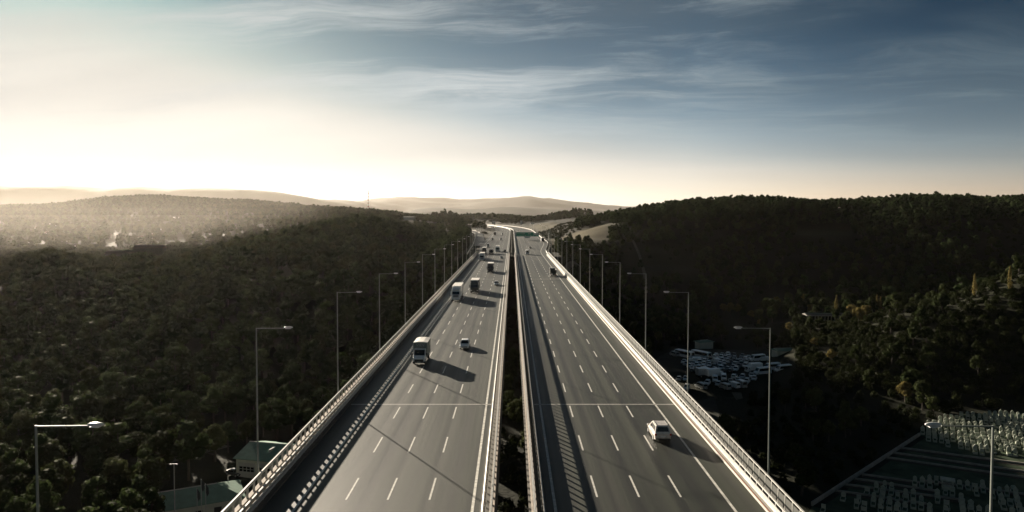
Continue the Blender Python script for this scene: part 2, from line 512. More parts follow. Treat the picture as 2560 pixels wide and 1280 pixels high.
_prof = np.array([pchip(np.log([k[0] for k in c]), np.array([k[1] for k in c], float), _lz) for _, c in COLS])
_cx = np.array([c[0] for c in COLS], float)
TAB = np.array([[0.0]])
TAB = np.empty((len(_ux), len(_lz)))
for j in range(len(_lz)):
    TAB[:, j] = np.interp(_ux, _cx, _prof[:, j])
_sm = TAB.copy()
for _ in range(6):
    _sm[1:-1] = 0.25 * _sm[:-2] + 0.5 * _sm[1:-1] + 0.25 * _sm[2:]
TAB = _sm
NEAR_A = ([-3000, 1930, 2000, 2120, 2260, 2400, 2560, 3000, 5000], [0, 0, 5, 8, 17, 24, 36, 46, 46])


def vnoise(X, Y, s, seed=0):
    """value noise"""
    x, y = np.asarray(X, float) / s + seed * 17.3, np.asarray(Y, float) / s - seed * 9.1
    xi, yi = np.floor(x), np.floor(y)
    fx, fy = x - xi, y - yi
    fx, fy = fx * fx * (3 - 2 * fx), fy * fy * (3 - 2 * fy)

    def h(a, b):
        q = np.sin(a * 127.1 + b * 311.7 + seed * 74.7) * 43758.5453
        return q - np.floor(q)
    return (h(xi, yi) * (1 - fx) + h(xi + 1, yi) * fx) * (1 - fy) + (h(xi, yi + 1) * (1 - fx) + h(xi + 1, yi + 1) * fx) * fy


def sstep(a, b, x):
    t = np.clip((np.asarray(x, float) - a) / (b - a), 0, 1)
    return t * t * (3 - 2 * t)


RAMP = [(-21.5, 403), (-26.5, 580), (-33, 737), (-42, 906), (-62, 1087), (-95, 1191), (-145, 1279), (-215, 1330)]


def ramp_x(Y):
    return np.interp(Y, [p[1] for p in RAMP], [p[0] for p in RAMP])


def gz(X, Y):
    X, Y = np.broadcast_arrays(np.asarray(X, float), np.asarray(Y, float))
    Ys = np.maximum(Y, 8.0)
    px = np.clip(1280 + F * X / Ys, -2600, 5200)
    r = np.log(np.clip(Ys, 8, 14400))
    a = (px + 2600) / 20.0
    b = (r - _lz[0]) / (_lz[1] - _lz[0])
    i, j = np.clip(a.astype(int), 0, len(_ux) - 2), np.clip(b.astype(int), 0, len(_lz) - 2)
    u, v = a - i, b - j
    z = TAB[i, j] * (1 - u) * (1 - v) + TAB[i + 1, j] * u * (1 - v) + TAB[i, j + 1] * (1 - u) * v + TAB[i + 1, j + 1] * u * v
    A = np.interp(px, NEAR_A[0], NEAR_A[1])
    z = np.maximum(z, -36 + A * sstep(218, 315, Y) * (1 - 0.9 * sstep(320, 410, Y)))
    rough = sstep(215, 330, Y) * sstep(30, 60, np.abs(X))
    z = z + rough * ((vnoise(X, Y, 60, 1) - 0.5) * 4 + (vnoise(X, Y, 22, 2) - 0.5) * 2)
    far = sstep(1500, 4000, Y)
    z = z + far * ((vnoise(X, Y, 620, 3) - 0.5) * 44 + (vnoise(X, Y, 230, 4) - 0.5) * 22 + (vnoise(X, Y, 80, 6) - 0.5) * 9) * (0.35 + 0.65 * sstep(3500, 6000, Y))
    for (bx, by, sx, sy, hh) in ((-150, 1640, 42, 55, 15), (150, 1680, 60, 60, 13)):
        z = z + hh * np.exp(-((X - bx) / sx) ** 2 - ((Y - by) / sy) ** 2)
    # roadbed beyond the viaduct, and the merging ramp
    c = cshift(Y)
    wid = 27 + 9 * sstep(440, 640, Y)
    dr = np.maximum(X - c - wid, 0) + np.maximum(-(X - c) - (wid + 2), 0)
    w = (1 - sstep(0, 34, dr)) * sstep(396, 428, Y) * (1 - sstep(2300, 2700, Y))
    z = z * (1 - w) + (-0.45) * w
    w2 = (1 - sstep(5, 26, np.abs(X - ramp_x(Y)))) * sstep(600, 760, Y) * (1 - sstep(1300, 1420, Y))
    z = z * (1 - w2) + (-0.4) * w2
    # a nearly level bench added to the right hill so its grass catches sun
    wb = np.exp(-((px - 2060) / 115) ** 4 - ((Y - 648) / 40) ** 4)
    z = z * (1 - wb) + (8.0 + (Y - 648) * 0.05) * wb
    return z


def gz1(x, y):
    return float(gz(np.array([x]), np.array([y]))[0])


def build_ground():
    th = np.concatenate([np.radians(np.linspace(-180, -44, 46))[:-1], np.radians(np.linspace(-44, 44, 321)), np.radians(np.linspace(44, 180, 46))[1:]])
    rr = np.concatenate([[6.0], np.exp(np.linspace(math.log(20), math.log(200), 50)), np.exp(np.linspace(math.log(203), math.log(900), 190)),
                         np.exp(np.linspace(math.log(906), math.log(13200), 260))])
    TH, RR = np.meshgrid(th, rr)
    X, Y = RR * np.sin(TH), RR * np.cos(TH)
    Zt = gz(X, Y)
    n, m = X.shape
    verts = np.stack([X, Y, Zt], -1).reshape(-1, 3)
    idx = np.arange(n * m).reshape(n, m)
    q = np.stack([idx[:-1, :-1], idx[:-1, 1:], idx[1:, 1:], idx[1:, :-1]], -1).reshape(-1, 4)
    me = bpy.data.meshes.new('ground')
    me.vertices.add(len(verts) + 1)
    me.vertices.foreach_set('co', np.vstack([verts, [[0, 0, -36]]]).astype(np.float32).ravel())
    cap = np.stack([np.full(m - 1, n * m), idx[0, 1:], idx[0, :-1]], -1)
    nl = q.size + cap.size
    me.loops.add(nl)
    me.loops.foreach_set('vertex_index', np.concatenate([q.ravel(), cap.ravel()]).astype(np.int32))
    me.polygons.add(len(q) + len(cap))
    st = np.concatenate([np.arange(len(q)) * 4, q.size + np.arange(len(cap)) * 3]).astype(np.int32)
    me.polygons.foreach_set('loop_start', st)
    me.update(calc_edges=True)
    me.validate()
    me.polygons.foreach_set('use_smooth', [True] * len(me.polygons))
    # what grows where: red = meadow, green = dry grass, blue = bare soil
    V = np.vstack([verts, [[0, 0, -36]]])
    px = 1280 + F * V[:, 0] / np.maximum(V[:, 1], 8)
    Yv, Xv = V[:, 1], V[:, 0]
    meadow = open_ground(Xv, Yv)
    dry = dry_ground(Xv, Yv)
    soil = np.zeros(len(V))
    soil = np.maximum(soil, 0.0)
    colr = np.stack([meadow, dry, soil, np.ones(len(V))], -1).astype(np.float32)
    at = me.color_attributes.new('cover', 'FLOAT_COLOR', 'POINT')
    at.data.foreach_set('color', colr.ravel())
    me.materials.append(M_GROUND)
    return tag(obj('ground', me), kind='structure')


def open_ground(X, Y):
    """share of meadow and field (no wood)"""
    px = 1280 + F * X / np.maximum(Y, 8)
    far_l = sstep(850, 1000, Y) * (1 - sstep(2000, 2600, Y)) * (px < 900) * 0.28 * sstep(0.52, 0.66, vnoise(X, Y, 150, 8))
    side = (1 - sstep(0, 1, np.maximum(np.abs(px - 2060) / 95, np.abs(Y - 635) / 55) ** 2))
    m2 = (1 - sstep(0.3, 1, ((px - 1640) / 120) ** 2 + ((Y - 530) / 60) ** 2))
    m3 = (1 - sstep(0.3, 1, ((px - 1010) / 45) ** 2 + ((Y - 560) / 50) ** 2))
    m4 = (1 - sstep(0.4, 1, ((px - 2100) / 70) ** 2 + ((Y - 345) / 9) ** 2))
    m5 = sstep(385, 440, Y) * (1 - sstep(1300, 1500, Y)) * (1 - sstep(40, 75, np.abs(X - cshift(Y)))) * 0.3
    return np.clip(np.maximum.reduce([far_l, side, m2, m3, m4, m5]), 0, 1)


def dry_ground(X, Y):
    px = 1280 + F * X / np.maximum(Y, 8)
    a = sstep(1362, 1385, px) * (1 - sstep(1505, 1540, px)) * sstep(545, 600, Y) * (1 - sstep(715, 760, Y)) * (0.75 + 0.25 * vnoise(X, Y, 18, 5))
    b = sstep(38, 44, X - cshift(Y)) * (1 - sstep(66, 80, X - cshift(Y))) * sstep(980, 1060, Y) * (1 - sstep(1300, 1450, Y)) * 0.6
    c = sstep(950, 1050, px) * (1 - sstep(1170, 1190, px)) * sstep(1080, 1140, Y) * (1 - sstep(1260, 1300, Y)) * 0.6
    d = 0.6 * (1 - sstep(0, 1, np.maximum(np.abs(px - 2060) / 95, np.abs(Y - 640) / 45) ** 2))  # sunlit grass on the bench, its light put in as paler dry cover
    return np.clip(np.maximum.reduce([a, b, c, d]), 0, 1)


build_ground()


# ------------------------------------------------------------------ roads and viaducts
BR_END = 432.0
Y0 = -40.0


def ribbon(name, ys, xl, xr, z, m, parent=None, kind=None):
    """flat strip between two edges; xl, xr, z arrays along ys"""
    ys = np.asarray(ys, float)
    xl, xr, z = [np.broadcast_to(np.asarray(a, float), ys.shape) for a in (xl, xr, z)]
    b = MB()
    n = len(ys)
    b.add([p for i in range(n) for p in ((xl[i], ys[i], z[i]), (xr[i], ys[i], z[i]))], [(2 * i, 2 * i + 1, 2 * i + 3, 2 * i + 2) for i in range(n - 1)])
    o = b.build(name, m, parent)
    if kind:
        o['kind'] = kind
    return o


YS = np.concatenate([np.arange(Y0, 440, 20), np.arange(440, 2300, 20.0)])


def widen(Y):
    return 9.3 * sstep(440, 640, Y)


def widen_l(Y):
    return 4.5 * sstep(440, 600, Y)


roads = {}
roads[-1] = ribbon('road_left', YS, cshift(YS) - 21.4 - widen_l(YS), cshift(YS) - 1.9, 0.0, M_ASPH_L, kind='structure')
roads[1] = ribbon('road_right', YS, cshift(YS) + 2.0, cshift(YS) + 21.6 + widen(YS), 0.0, M_ASPH_L, kind='structure')
LINES = {-1: (-18.13, -14.28, -10.7, -7.1, -3.3), 1: (3.62, 7.4, 11.05, 14.68, 18.5)}


def line_ribbon(side, off, w, parent):
    wd = (lambda Y: widen(Y) if side > 0 and off > 15 else (-widen_l(Y) if side < 0 and off < -15 else 0.0 * Y))
    x = cshift(YS) + off + wd(YS)
    o = ribbon('edge_line', YS, x - w / 2, x + w / 2, 0.006, M_PAINT, parent)
    return o


dash_b = MB()
dash_b.box(-0.085, 0.085, -2.55, 2.55, 0.001, 0.006)
dash_me = dash_b.mesh('lane_dash', M_PAINT)
for s in (-1, 1):
    L = LINES[s]
    line_ribbon(s, L[0], 0.24, roads[s])
    line_ribbon(s, L[4], 0.24, roads[s])
    rest = MB()
    for off in L[1:4]:
        for i in range(160):
            yc = 14.0 + 12.2 * i + (0 if s < 0 else 0.6)
            if yc < 190:
                obj('lane_dash', dash_me, roads[s], (off, yc, 0.0))
            elif yc < 1600:
                c = float(cshift(yc)) + off
                rest.box(c - 0.085, c + 0.085, yc - 2.55, yc + 2.55, 0.001, 0.006)
    o = rest.build('lane_dashes_far', M_PAINT, roads[s])
    o.name = 'lane_dash_run'
    o['kind'] = 'stuff'
    for yj in (91.0, 270.0, 418.0):
        jb = MB()
        x0, x1 = (-21.3, -2.4) if s < 0 else (2.6, 21.4)
        jb.box(x0, x1, yj - 0.22, yj + 0.22, 0.002, 0.008)
        jb.build('expansion_joint', M_JOINT, roads[s])

for s, lab in ((-1, 'concrete viaduct deck carrying the carriageway with oncoming lorries'), (1, 'concrete viaduct deck carrying the emptier carriageway driving away')):
    t = thing('viaduct', lab, 'bridge', (0, 0, 0), group='twin motorway viaducts')
    xo, xi = s * 23.0, (-1.35 if s < 0 else 1.55)
    xm, hw = (xo + xi) / 2, abs(xo - xi) / 2
    b = MB()
    prof = [(-hw, -0.02), (-hw, -0.55), (-hw + 4.5, -1.0), (-hw + 6.5, -4.2), (hw - 6.5, -4.2), (hw - 4.5, -1.0), (hw, -0.55), (hw, -0.02)]
    b.loft([[(xm + px_, y, pz) for px_, pz in prof] for y in np.linspace(Y0, BR_END, 12)])
    b.build('deck', M_CONC, t)
    for yp in (-20, 91, 181, 270, 345):
        b = MB()
        zg = gz1(xm, yp) - 1.0
        b.loft([[(xm + a * hwp, yp + c * 1.6, z) for a, c in ((-1, -1), (1, -1), (1, 1), (-1, 1))] for z, hwp in ((zg, 4.0), (-7.5, 4.0), (-4.21, 7.0))])
        b.build('pier', M_CONC, t)
    b = MB()
    b.box(xm - hw, xm + hw, BR_END - 2, BR_END + 4, -9, -0.56)
    b.build('abutment', M_CONC, t)


def barrier(label, s, xg, xo, parapet, y0, y1, group, upper=True):
    """s: side of the road the barrier stands on (+1 = road lies to its left). xg guard line, xo outer line"""
    t = thing('bridge_barrier', label, 'barrier', (0, 0, 0), group=group)
    # kerb under the guard, walkway behind; by parapets shade is put into their colour
    ka, kb = sorted((xg - s * 0.42, xg + s * 0.10))
    MB().box(ka, kb, y0, y1, -0.01, 0.16 if parapet else 0.30).build('kerb', M_CONCD if parapet else M_KERB, t)
    ka, kb = sorted((xg + s * 0.103, xo + s * 0.4))
    MB().box(ka, kb, y0, y1, -0.01, 0.20).build('walkway', M_CONCD if parapet else M_CONC, t)
    # guard: corrugated beam, upper tube, posts
    xs = xg - s * 0.12
    prof = [(0, 0.42), (-0.09, 0.47), (-0.09, 0.60), (-0.01, 0.66), (-0.01, 0.72), (-0.09, 0.78), (-0.09, 0.91), (0, 0.96)]
    ring = [(xs + s * a, z) for a, z in prof] + [(xs + s * 0.02, 0.96), (xs + s * 0.02, 0.42)]
    if s < 0:
        ring = ring[::-1]
    b = MB()
    b.loft([[(x, y, z) for x, z in ring] for y in (y0, y1)])
    b.build('guard_beam', M_GALV, t)
    b = MB()
    gx = sorted((xs - s * 0.018, xs - s * 0.0105))
    b.box(gx[0], gx[1], y0 + 0.1, y1 - 0.1, 0.665, 0.715)
    b.build('rust_stripe', M_RUST, t)
    gx = sorted((xg - s * 0.424, xg - s * 0.30))
    if not parapet:
        MB().box(gx[0], gx[1], y0, y1, 0.24, 0.304).build('rust_edge', M_RUST, t)
    if upper:
        MB().box(xg - 0.075, xg + 0.075, y0, y1, 1.20, 1.32).build('upper_rail', M_GALV, t)
    ph = 1.20 if upper else 0.95
    pb = MB().box(-0.05, 0.05, -0.06, 0.06, 0.22, ph).mesh('guard_post', M_POST)
    ob = MB()
    if parapet:
        ob.box(-0.07, 0.07, -0.10, 0.10, 1.0, 1.74)
    else:
        ob.box(-0.04, 0.04, -0.04, 0.04, 0.22, 1.90)
    om = ob.mesh('railing_post', M_POST if parapet else M_GALV)
    step = 1.5
    restg, resto = MB(), MB()
    n = int((y1 - y0) / step)
    for i in range(n):
        y = y0 + 0.75 + i * step
        near = 40 < y < 172
        if near:
            obj('guard_post', pb, t, (xg, y, 0))
        else:
            restg.box(xg - 0.05, xg + 0.05, y - 0.06, y + 0.06, 0.22, ph)
        if near:
            obj('railing_post', om, t, (xo, y, 0))
        elif parapet:
            resto.box(xo - 0.06, xo + 0.06, y - 0.07, y + 0.07, 1.0, 1.74)
        else:
            resto.box(xo - 0.04, xo + 0.04, y - 0.04, y + 0.04, 0.22, 1.90)
    restg.build('guard_post_run', M_POST, t)['kind'] = 'stuff'
    resto.build('railing_post_run', M_POST if parapet else M_GALV, t)['kind'] = 'stuff'
    if parapet:
        MB().box(xo - 0.2, xo + 0.2, y0, y1, 0.22, 1.0).build('parapet', M_PARA, t)
        MB().box(xo - 0.07, xo + 0.07, y0, y1, 1.74, 2.0).build('top_rail', M_GALV, t)
    else:
        MB().box(xo - 0.07, xo + 0.07, y0, y1, 1.90, 1.99).build('top_rail', M_GALV, t)
        pm = MB().box(-0.012, 0.012, -0.62, 0.62, 0.62, 1.66)
        pm.mi = 1
        for a in ((-0.62, 0.62, 0.58, 0.62),):
            pm.box(-0.02, 0.02, a[0], a[1], a[2], a[3])
        me = pm.mesh('mesh_panel', [M_MESH, M_GALV])
        rest = MB()
        for i in range(n):
            y = y0 + i * step + 1.5
            if 40 < y < 172:
                obj('mesh_panel', me, t, (xo, y, 0))
            else:
                rest.box(xo - 0.012, xo + 0.012, y - 0.62, y + 0.62, 0.62, 1.66)
        rest.build('mesh_panel_run', M_MESH, t)['kind'] = 'stuff'
    return t


G_B = 'steel barriers along the viaduct edges'
barrier('steel barrier on pale parapet along the outer edge beside the oncoming lorries', -1, -21.25, -22.0, True, Y0, BR_END, G_B)
barrier('steel barrier on pale parapet along the gap, beside the oncoming carriageway', 1, -2.25, -1.62, True, Y0, BR_END, G_B, False)
barrier('steel barrier on pale parapet along the gap, beside the carriageway driving away', -1, 2.45, 1.80, True, Y0, BR_END, G_B, False)
barrier('bright steel barrier with dark mesh railing along the outer edge beside the light estate car', 1, 21.4, 22.15, False, Y0, BR_END, G_B)


def guardrail(label, path, side, y0, y1, group=None, conc=False, step=20.0):
    """ordinary guard rail (or low concrete wall) along a road on the ground; path(Y) -> X"""
    t = thing('concrete_wall' if conc else 'guard_rail', label, 'road wall' if conc else 'guard rail', (float(path(y0)), y0, 0), group=group)
    ys = np.arange(y0, y1 + 1, step)
    b = MB()
    X0 = float(path(y0))
    zz = 0.0
    pr = ((-0.3, 0.0), (-0.12, 1.0), (0.12, 1.0), (0.3, 0.0)) if conc else ((-0.12, 0.40), (-0.12, 0.95), (0.12, 0.95), (0.12, 0.40))
    b.loft([[(float(path(y)) - X0 + a, y - y0, z + zz) for a, z in pr] for y in ys])
    b.build('wall' if conc else 'guard_beam', M_CONC if conc else M_POST, t)
    if not conc:
        p = MB()
        for y in np.arange(y0, y1, 4.0):
            x = float(path(y)) - X0
            p.box(x - 0.05, x + 0.05, y - y0 - 0.06, y - y0 + 0.06, -0.5, 0.41)
        p.build('guard_post_run', M_POST, t)['kind'] = 'stuff'
    return t


guardrail('guard rail on the far side of the oncoming carriageway, inner edge by the median', lambda y: float(cshift(y)) - 2.2, 1, BR_END + 5, 2200)
guardrail('guard rail along the median of the carriageway driving away beyond the viaduct', lambda y: float(cshift(y)) + 2.4, 1, BR_END + 5, 2200)
guardrail('guard rail curving below the golden cut slope past the green sign', lambda y: float(cshift(y)) + 22.0 + float(widen(y)), 1, BR_END + 5, 1000)
guardrail('pale concrete wall curving left on the far bend of the motorway', lambda y: float(cshift(y)) + 31.6, 1, 1005, 2260, conc=True)
guardrail('guard rail between the slip road and the wooded left hill', lambda y: float(ramp_x(y)) - 5.2, 1, BR_END + 5, 1320)
guardrail('pale concrete wall on the inner side of the curving slip road', lambda y: float(ramp_x(y)) + 4.6, 1, 960, 1320, conc=True)
guardrail('pale concrete wall beside the oncoming carriageway on the far bend', lambda y: float(cshift(y)) - 27.6, 1, 1340, 2200, conc=True)

ysr = np.arange(560, 1331, 15.0)
ribbon('slip_road', ysr, ramp_x(ysr) - 4.6, ramp_x(ysr) + 4.2, 0.006, M_ASPH_L, kind='structure')


def draped(name, pts, w, m, lift=0.25, kind='structure'):
    """a narrow way laid over the terrain through pixel / depth points"""
    P = []
    for (x, Z) in pts:
        P.append(((x - 1280) / F * Z, Z))
    P = np.array(P)
    n = 12 * (len(P) - 1)
    tt = np.linspace(0, len(P) - 1, n)
    X, Y = np.interp(tt, range(len(P)), P[:, 0]), np.interp(tt, range(len(P)), P[:, 1])
    for _ in range(6):
        X[1:-1] = (X[:-2] + X[1:-1] * 2 + X[2:]) / 4
        Y[1:-1] = (Y[:-2] + Y[1:-1] * 2 + Y[2:]) / 4
    d = np.stack([np.gradient(X), np.gradient(Y)], -1)
    d /= np.linalg.norm(d, axis=1)[:, None]
    L = np.stack([X - d[:, 1] * w / 2, Y + d[:, 0] * w / 2], -1)
    Rr = np.stack([X + d[:, 1] * w / 2, Y - d[:, 0] * w / 2], -1)
    zl, zr = gz(L[:, 0], L[:, 1]) + lift, gz(Rr[:, 0], Rr[:, 1]) + lift
    b = MB()
    b.add([p for i in range(n) for p in ((L[i, 0], L[i, 1], zl[i]), (Rr[i, 0], Rr[i, 1], zr[i]))], [(2 * i, 2 * i + 1, 2 * i + 3, 2 * i + 2) for i in range(n - 1)])
    o = b.build(name, m)
    o['kind'] = kind
    return o


draped('service_road', [(1378, 560), (1405, 540), (1432, 510), (1450, 470), (1452, 440), (1438, 425), (1415, 415)], 3.0, M_DIRT, 0.5)
draped('hill_track', [(1556, 640), (1580, 590), (1602, 540), (1614, 490), (1616, 450)], 2.2, M_DIRT, 0.6)
draped('valley_path', [(1102, 760), (1104, 700), (1110, 660), (1130, 620)], 2.5, M_DIRT, 0.6)


# level sheets in the valley: car lot, cemetery lawn, yard, dirt ways
def sheet(name, pts, z, m, kind='structure'):
    b = MB()
    b.add([(x, y, z) for x, y in pts], [tuple(range(len(pts)))])
    o = b.build(name, m)
    o['kind'] = kind
    return o


ZV = -36.0
sheet('car_lot', [px_ground(*p) for p in ((1660, 1010), (1790, 1000), (1860, 1000), (2005, 958), (2010, 905), (1950, 880), (1690, 872), (1640, 900))], ZV + 0.05, M_LOT)
sheet('lot_driveway', [px_ground(*p) for p in ((1765, 1080), (1815, 1080), (1792, 1000), (1764, 985), (1750, 990))], ZV + 0.06, M_LOT)
sheet('bare_patch', [px_ground(*p) for p in ((1845, 1004), (1862, 1000), (1858, 985), (1833, 984))], ZV + 0.062, M_DIRT)
sheet('cemetery_lawn', [px_ground(*p) for p in ((2010, 1330), (2700, 1330), (2700, 1035), (2420, 1040), (2290, 1100), (2050, 1260))], ZV + 0.05, M_LAWN)
sheet('dirt_track', [px_ground(*p) for p in ((356, 1172), (420, 1146), (545, 1118), (572, 1122), (470, 1148), (380, 1176))], ZV + 0.06, M_DIRT)
sheet('yard', [px_ground(*p) for p in ((420, 1400), (900, 1400), (760, 1150), (620, 1170), (520, 1230))], ZV + 0.05, M_LOT)


# ------------------------------------------------------------------ lamp posts, signs, mast
def lamp_post(label, x, y, s, z0=0.2, group=None):
    """slim tall post with one level arm towards the road and a long lamp head; s = -1 stands on the left, arm to the right"""
    t = thing('street_lamp', label, 'lamp post', (x, y, z0), 0, group)
    H = 14.5 - z0
    d = -s
    MB().tube([(0, 0, 0), (0, 0, 0.5), (0, 0, H)], [0.105, 0.09, 0.05], 8).build('pole', M_POLE, t)
    MB().box(-0.22, 0.22, -0.22, 0.22, -0.25, 0.04).build('base_plate', M_POST, t)
    MB().tube([(0, 0, H - 0.05), (d * 2.45, 0, H - 0.02)], [0.04, 0.032], 6).build('arm', M_POLE, t)
    b = MB()
    ring = []
    for u, w, h in ((2.48, 0.05, 0.04), (2.6, 0.13, 0.08), (2.9, 0.15, 0.10), (3.1, 0.13, 0.085), (3.22, 0.05, 0.04)):
        ring.append([(d * u, w * math.cos(q), H + 0.05 + h * math.sin(q)) for q in [2 * math.pi * i / 10 for i in range(10)]])
    b.loft(ring if d > 0 else [r_[::-1] for r_ in ring])
    hd = b.build('lamp_head', M_LAMP, t, smooth=True)
    MB().box(min(d * 2.6, d * 3.05), max(d * 2.6, d * 3.05), -0.12, 0.12, H - 0.075, H - 0.04).build('lamp_glass', M_HEAD, hd)
    return t


ORD = ['nearest', 'second nearest', 'third nearest', 'fourth nearest', 'fifth nearest', 'sixth nearest', 'seventh nearest', 'eighth nearest', 'ninth nearest',
       'tenth nearest', 'eleventh nearest', 'twelfth nearest', 'thirteenth nearest', 'fourteenth nearest', 'fifteenth nearest', 'sixteenth nearest']
first = {}
for s in (-1, 1):
    for i in range(15):
        y = 33.4 + 29.1 * i
        side = 'the oncoming carriageway' if s < 0 else 'the carriageway driving away'
        lab = '%s lamp post along the outer railing of %s' % (ORD[i], side)
        x = s * (22.62 if s < 0 else 22.85)
        if s not in first:
            first[s] = lamp_post(lab, x, y, s, 0.2, 'lamp posts along the viaduct railings')
        else:
            c = copy_tree(first[s])
            c.location = (x, y, 0.2)
            c['label'] = lab
for i in range(9):
    y = 475 + 40 * i
    for s in (-1, 1):
        c = copy_tree(first[s])
        x = float(cshift(y)) + s * (24 + (float(widen(y)) if s > 0 else float(widen_l(y)) + 3))
        c.location = (x, y, -0.2)
        c['label'] = 'lamp post beside the motorway beyond the viaduct, below the %s' % ('wooded left hill' if s < 0 else 'golden cut slope')
        c['group'] = 'lamp posts on the %s side beyond the viaduct' % ('left' if s < 0 else 'right')


def text_mesh(name, s, size, m, parent, loc, rot, depth=0.01):
    cu = bpy.data.curves.new(name, 'FONT')
    cu.body = s
    cu.size = size
    cu.align_x = 'CENTER'
    cu.extrude = depth
    tmp = bpy.data.objects.new('tmp_text', cu)
    COL.objects.link(tmp)
    dg = bpy.context.evaluated_depsgraph_get()
    me = bpy.data.meshes.new_from_object(tmp.evaluated_get(dg))
    bpy.data.objects.remove(tmp)
    me.materials.clear()
    me.materials.append(m)
    o = obj(name, me, parent, loc)
    o.rotation_euler = rot
    return o


def gantry():
    Y = 690.0
    k = Y / F
    x0, x1 = (1290 - 1280) * k, (1337 - 1280) * k
    t = thing('sign_gantry', 'green overhead direction sign on a gantry across the far carriageway', 'road sign', (0, Y, 0))
    zt, zb = HCAM - (580.5 - YV) * k, HCAM - (591.0 - YV) * k
    xm = (1371 - 1280) * k
    MB().tube([(xm, 0.4, -0.3), (xm, 0.4, zt - 0.5)], 0.28, 8).build('mast', M_POST, t)
    b = MB()
    for z in (zt - 1.0, zt - 2.2):
        b.tube([(x0 + 0.5, 0.4, z), (xm, 0.4, z)], 0.11, 6)
    for i in range(14):
        a = x0 + 1 + i * 2.2
        b.tube([(a, 0.4, zt - 1.0), (a + 1.1, 0.4, zt - 2.2), (a + 2.2, 0.4, zt - 1.0)], 0.05, 4)
    b.build('truss', M_POST, t)

    def board(a, c, lo, hi, m, y=0.0):
        return MB().box(a, c, y - 0.05, y + 0.05, lo, hi).build('sign_board', m, t)
    xa = (1334.5 - 1280) * k
    p = board(x0, xa - 0.15, zb, zt, M_SIGN)
    b = MB()
    for q in ((x0 + .1, xa - .25, zb + .1, zb + .28), (x0 + .1, xa - .25, zt - .28, zt - .1), (x0 + .1, x0 + .28, zb + .3, zt - .3), (xa - .43, xa - .25, zb + .3, zt - .3)):
        b.box(q[0], q[1], -0.07, -0.054, q[2], q[3])
    b.build('border', M_SIGNW, p)
    # faint writing: a long word above, a route block on the right, small arrows below
    b = MB()
    for i in range(22):
        a = x0 + 1.0 + i * 0.36
        b.box(a, a + 0.20, -0.07, -0.054, zt - 1.35, zt - 1.35 + (0.5 if i % 3 else 0.36))
    for i in range(4):
        a = x0 + 11.8 + i * 0.72
        b.box(a, a + 0.46, -0.07, -0.054, zt - 1.9, zt - 0.95)
    for a in (x0 + 1.6, x0 + 9.2, x0 + 14.4):
        b.add([(a - .45, -0.065, zb + .45), (a + .45, -0.065, zb + .45), (a, -0.065, zb + 1.2)], [(0, 1, 2)])
    b.build('lettering', M_SIGNW, p)
    x2 = (1347.5 - 1280) * k
    q = board(xa + 0.05, x2, zb, zt - 0.7, M_SIGN)
    MB().box(xa + 0.35, x2 - 0.3, -0.075, -0.054, zb + 1.55, zt - 0.85).build('white_field', M_SIGNW, q)
    a = (xa + x2) / 2
    MB().add([(a - .5, -0.065, zb + 1.1), (a, -0.065, zb + .4), (a + .5, -0.065, zb + 1.1)], [(0, 1, 2)]).build('arrow', M_SIGNW, q)
    for a in (x0 + 8.5,):
        MB().box(a, a + 5.2, -0.05, 0.05, zb - 1.55, zb - 0.05).build('lower_board', M_SIGNW, t)


gantry()

# lattice mast on the hazy ridge
mz = 1750.0
mxx = (921 - 1280) / F * mz
mb0 = gz1(mxx, mz) - 0.5
mh = yz(mz, 478) - mb0
t = thing('radio_mast', 'tall red and white lattice radio mast on the hazy wooded ridge', 'mast', (mxx, mz, mb0))
nseg = 14
for i in range(nseg):
    b = MB()
    z0, z1 = mh * i / nseg, mh * (i + 1) / nseg
    w0, w1 = 2.4 * (1 - 0.75 * i / nseg), 2.4 * (1 - 0.75 * (i + 1) / nseg)
    cs = [(-1, -1), (1, -1), (1, 1), (-1, 1)]
    for j, (a, c) in enumerate(cs):
        a2, c2 = cs[(j + 1) % 4]
        b.tube([(a * w0 / 2, c * w0 / 2, z0), (a * w1 / 2, c * w1 / 2, z1)], 0.22, 4)
        b.tube([(a * w0 / 2, c * w0 / 2, z0), (a2 * w1 / 2, c2 * w1 / 2, z1)], 0.12, 4)
        b.tube([(a * w1 / 2, c * w1 / 2, z1), (a2 * w1 / 2, c2 * w1 / 2, z1)], 0.12, 4)
    b.build('lattice_section', M_MASTR if i % 2 == 0 else M_WHITE, t)
for zz in (0.97, 0.93, 0.72, 0.45):
    MB().disc((1.2, 0, mh * zz), 1.1, 0.5, 10, 'x').build('dish_antenna', M_WHITE, t)


def billboard(label, x0, x1, ytop, ybot, ybase, Z, tilt=0.0):
    k = Z / F
    xm = (x0 + x1) / 2
    zb0 = gz1((xm - 1280) * k, Z)
    t = thing('billboard', label, 'billboard', ((xm - 1280) * k, Z, zb0), tilt)
    w = (x1 - x0) * k / math.cos(tilt) / 2
    zt, zb = HCAM - (ytop - YV) * k - zb0, HCAM - (ybot - YV) * k - zb0
    MB().box(-w, w, -0.25, 0.25, zb, zt).build('board', M_WHITE, t)
    for a in (-0.6, 0.6):
        MB().tube([(a * w, 0.6, -0.5), (a * w, 0.6, zt - 0.3)], 0.25, 6).build('post', M_POST, t)


billboard('large white billboard turned to the sun by the far bend', 1231, 1238, 552.5, 560, 563, 1620, 0.9)
billboard('small white panel sign beside the far road under the overpass', 1300.5, 1305.5, 552, 560, 562, 1480, 0.8)
billboard('low pale sign on the golden slope right of the far carriageway', 1327, 1336, 556.5, 560.5, 562, 1180, 0.35)

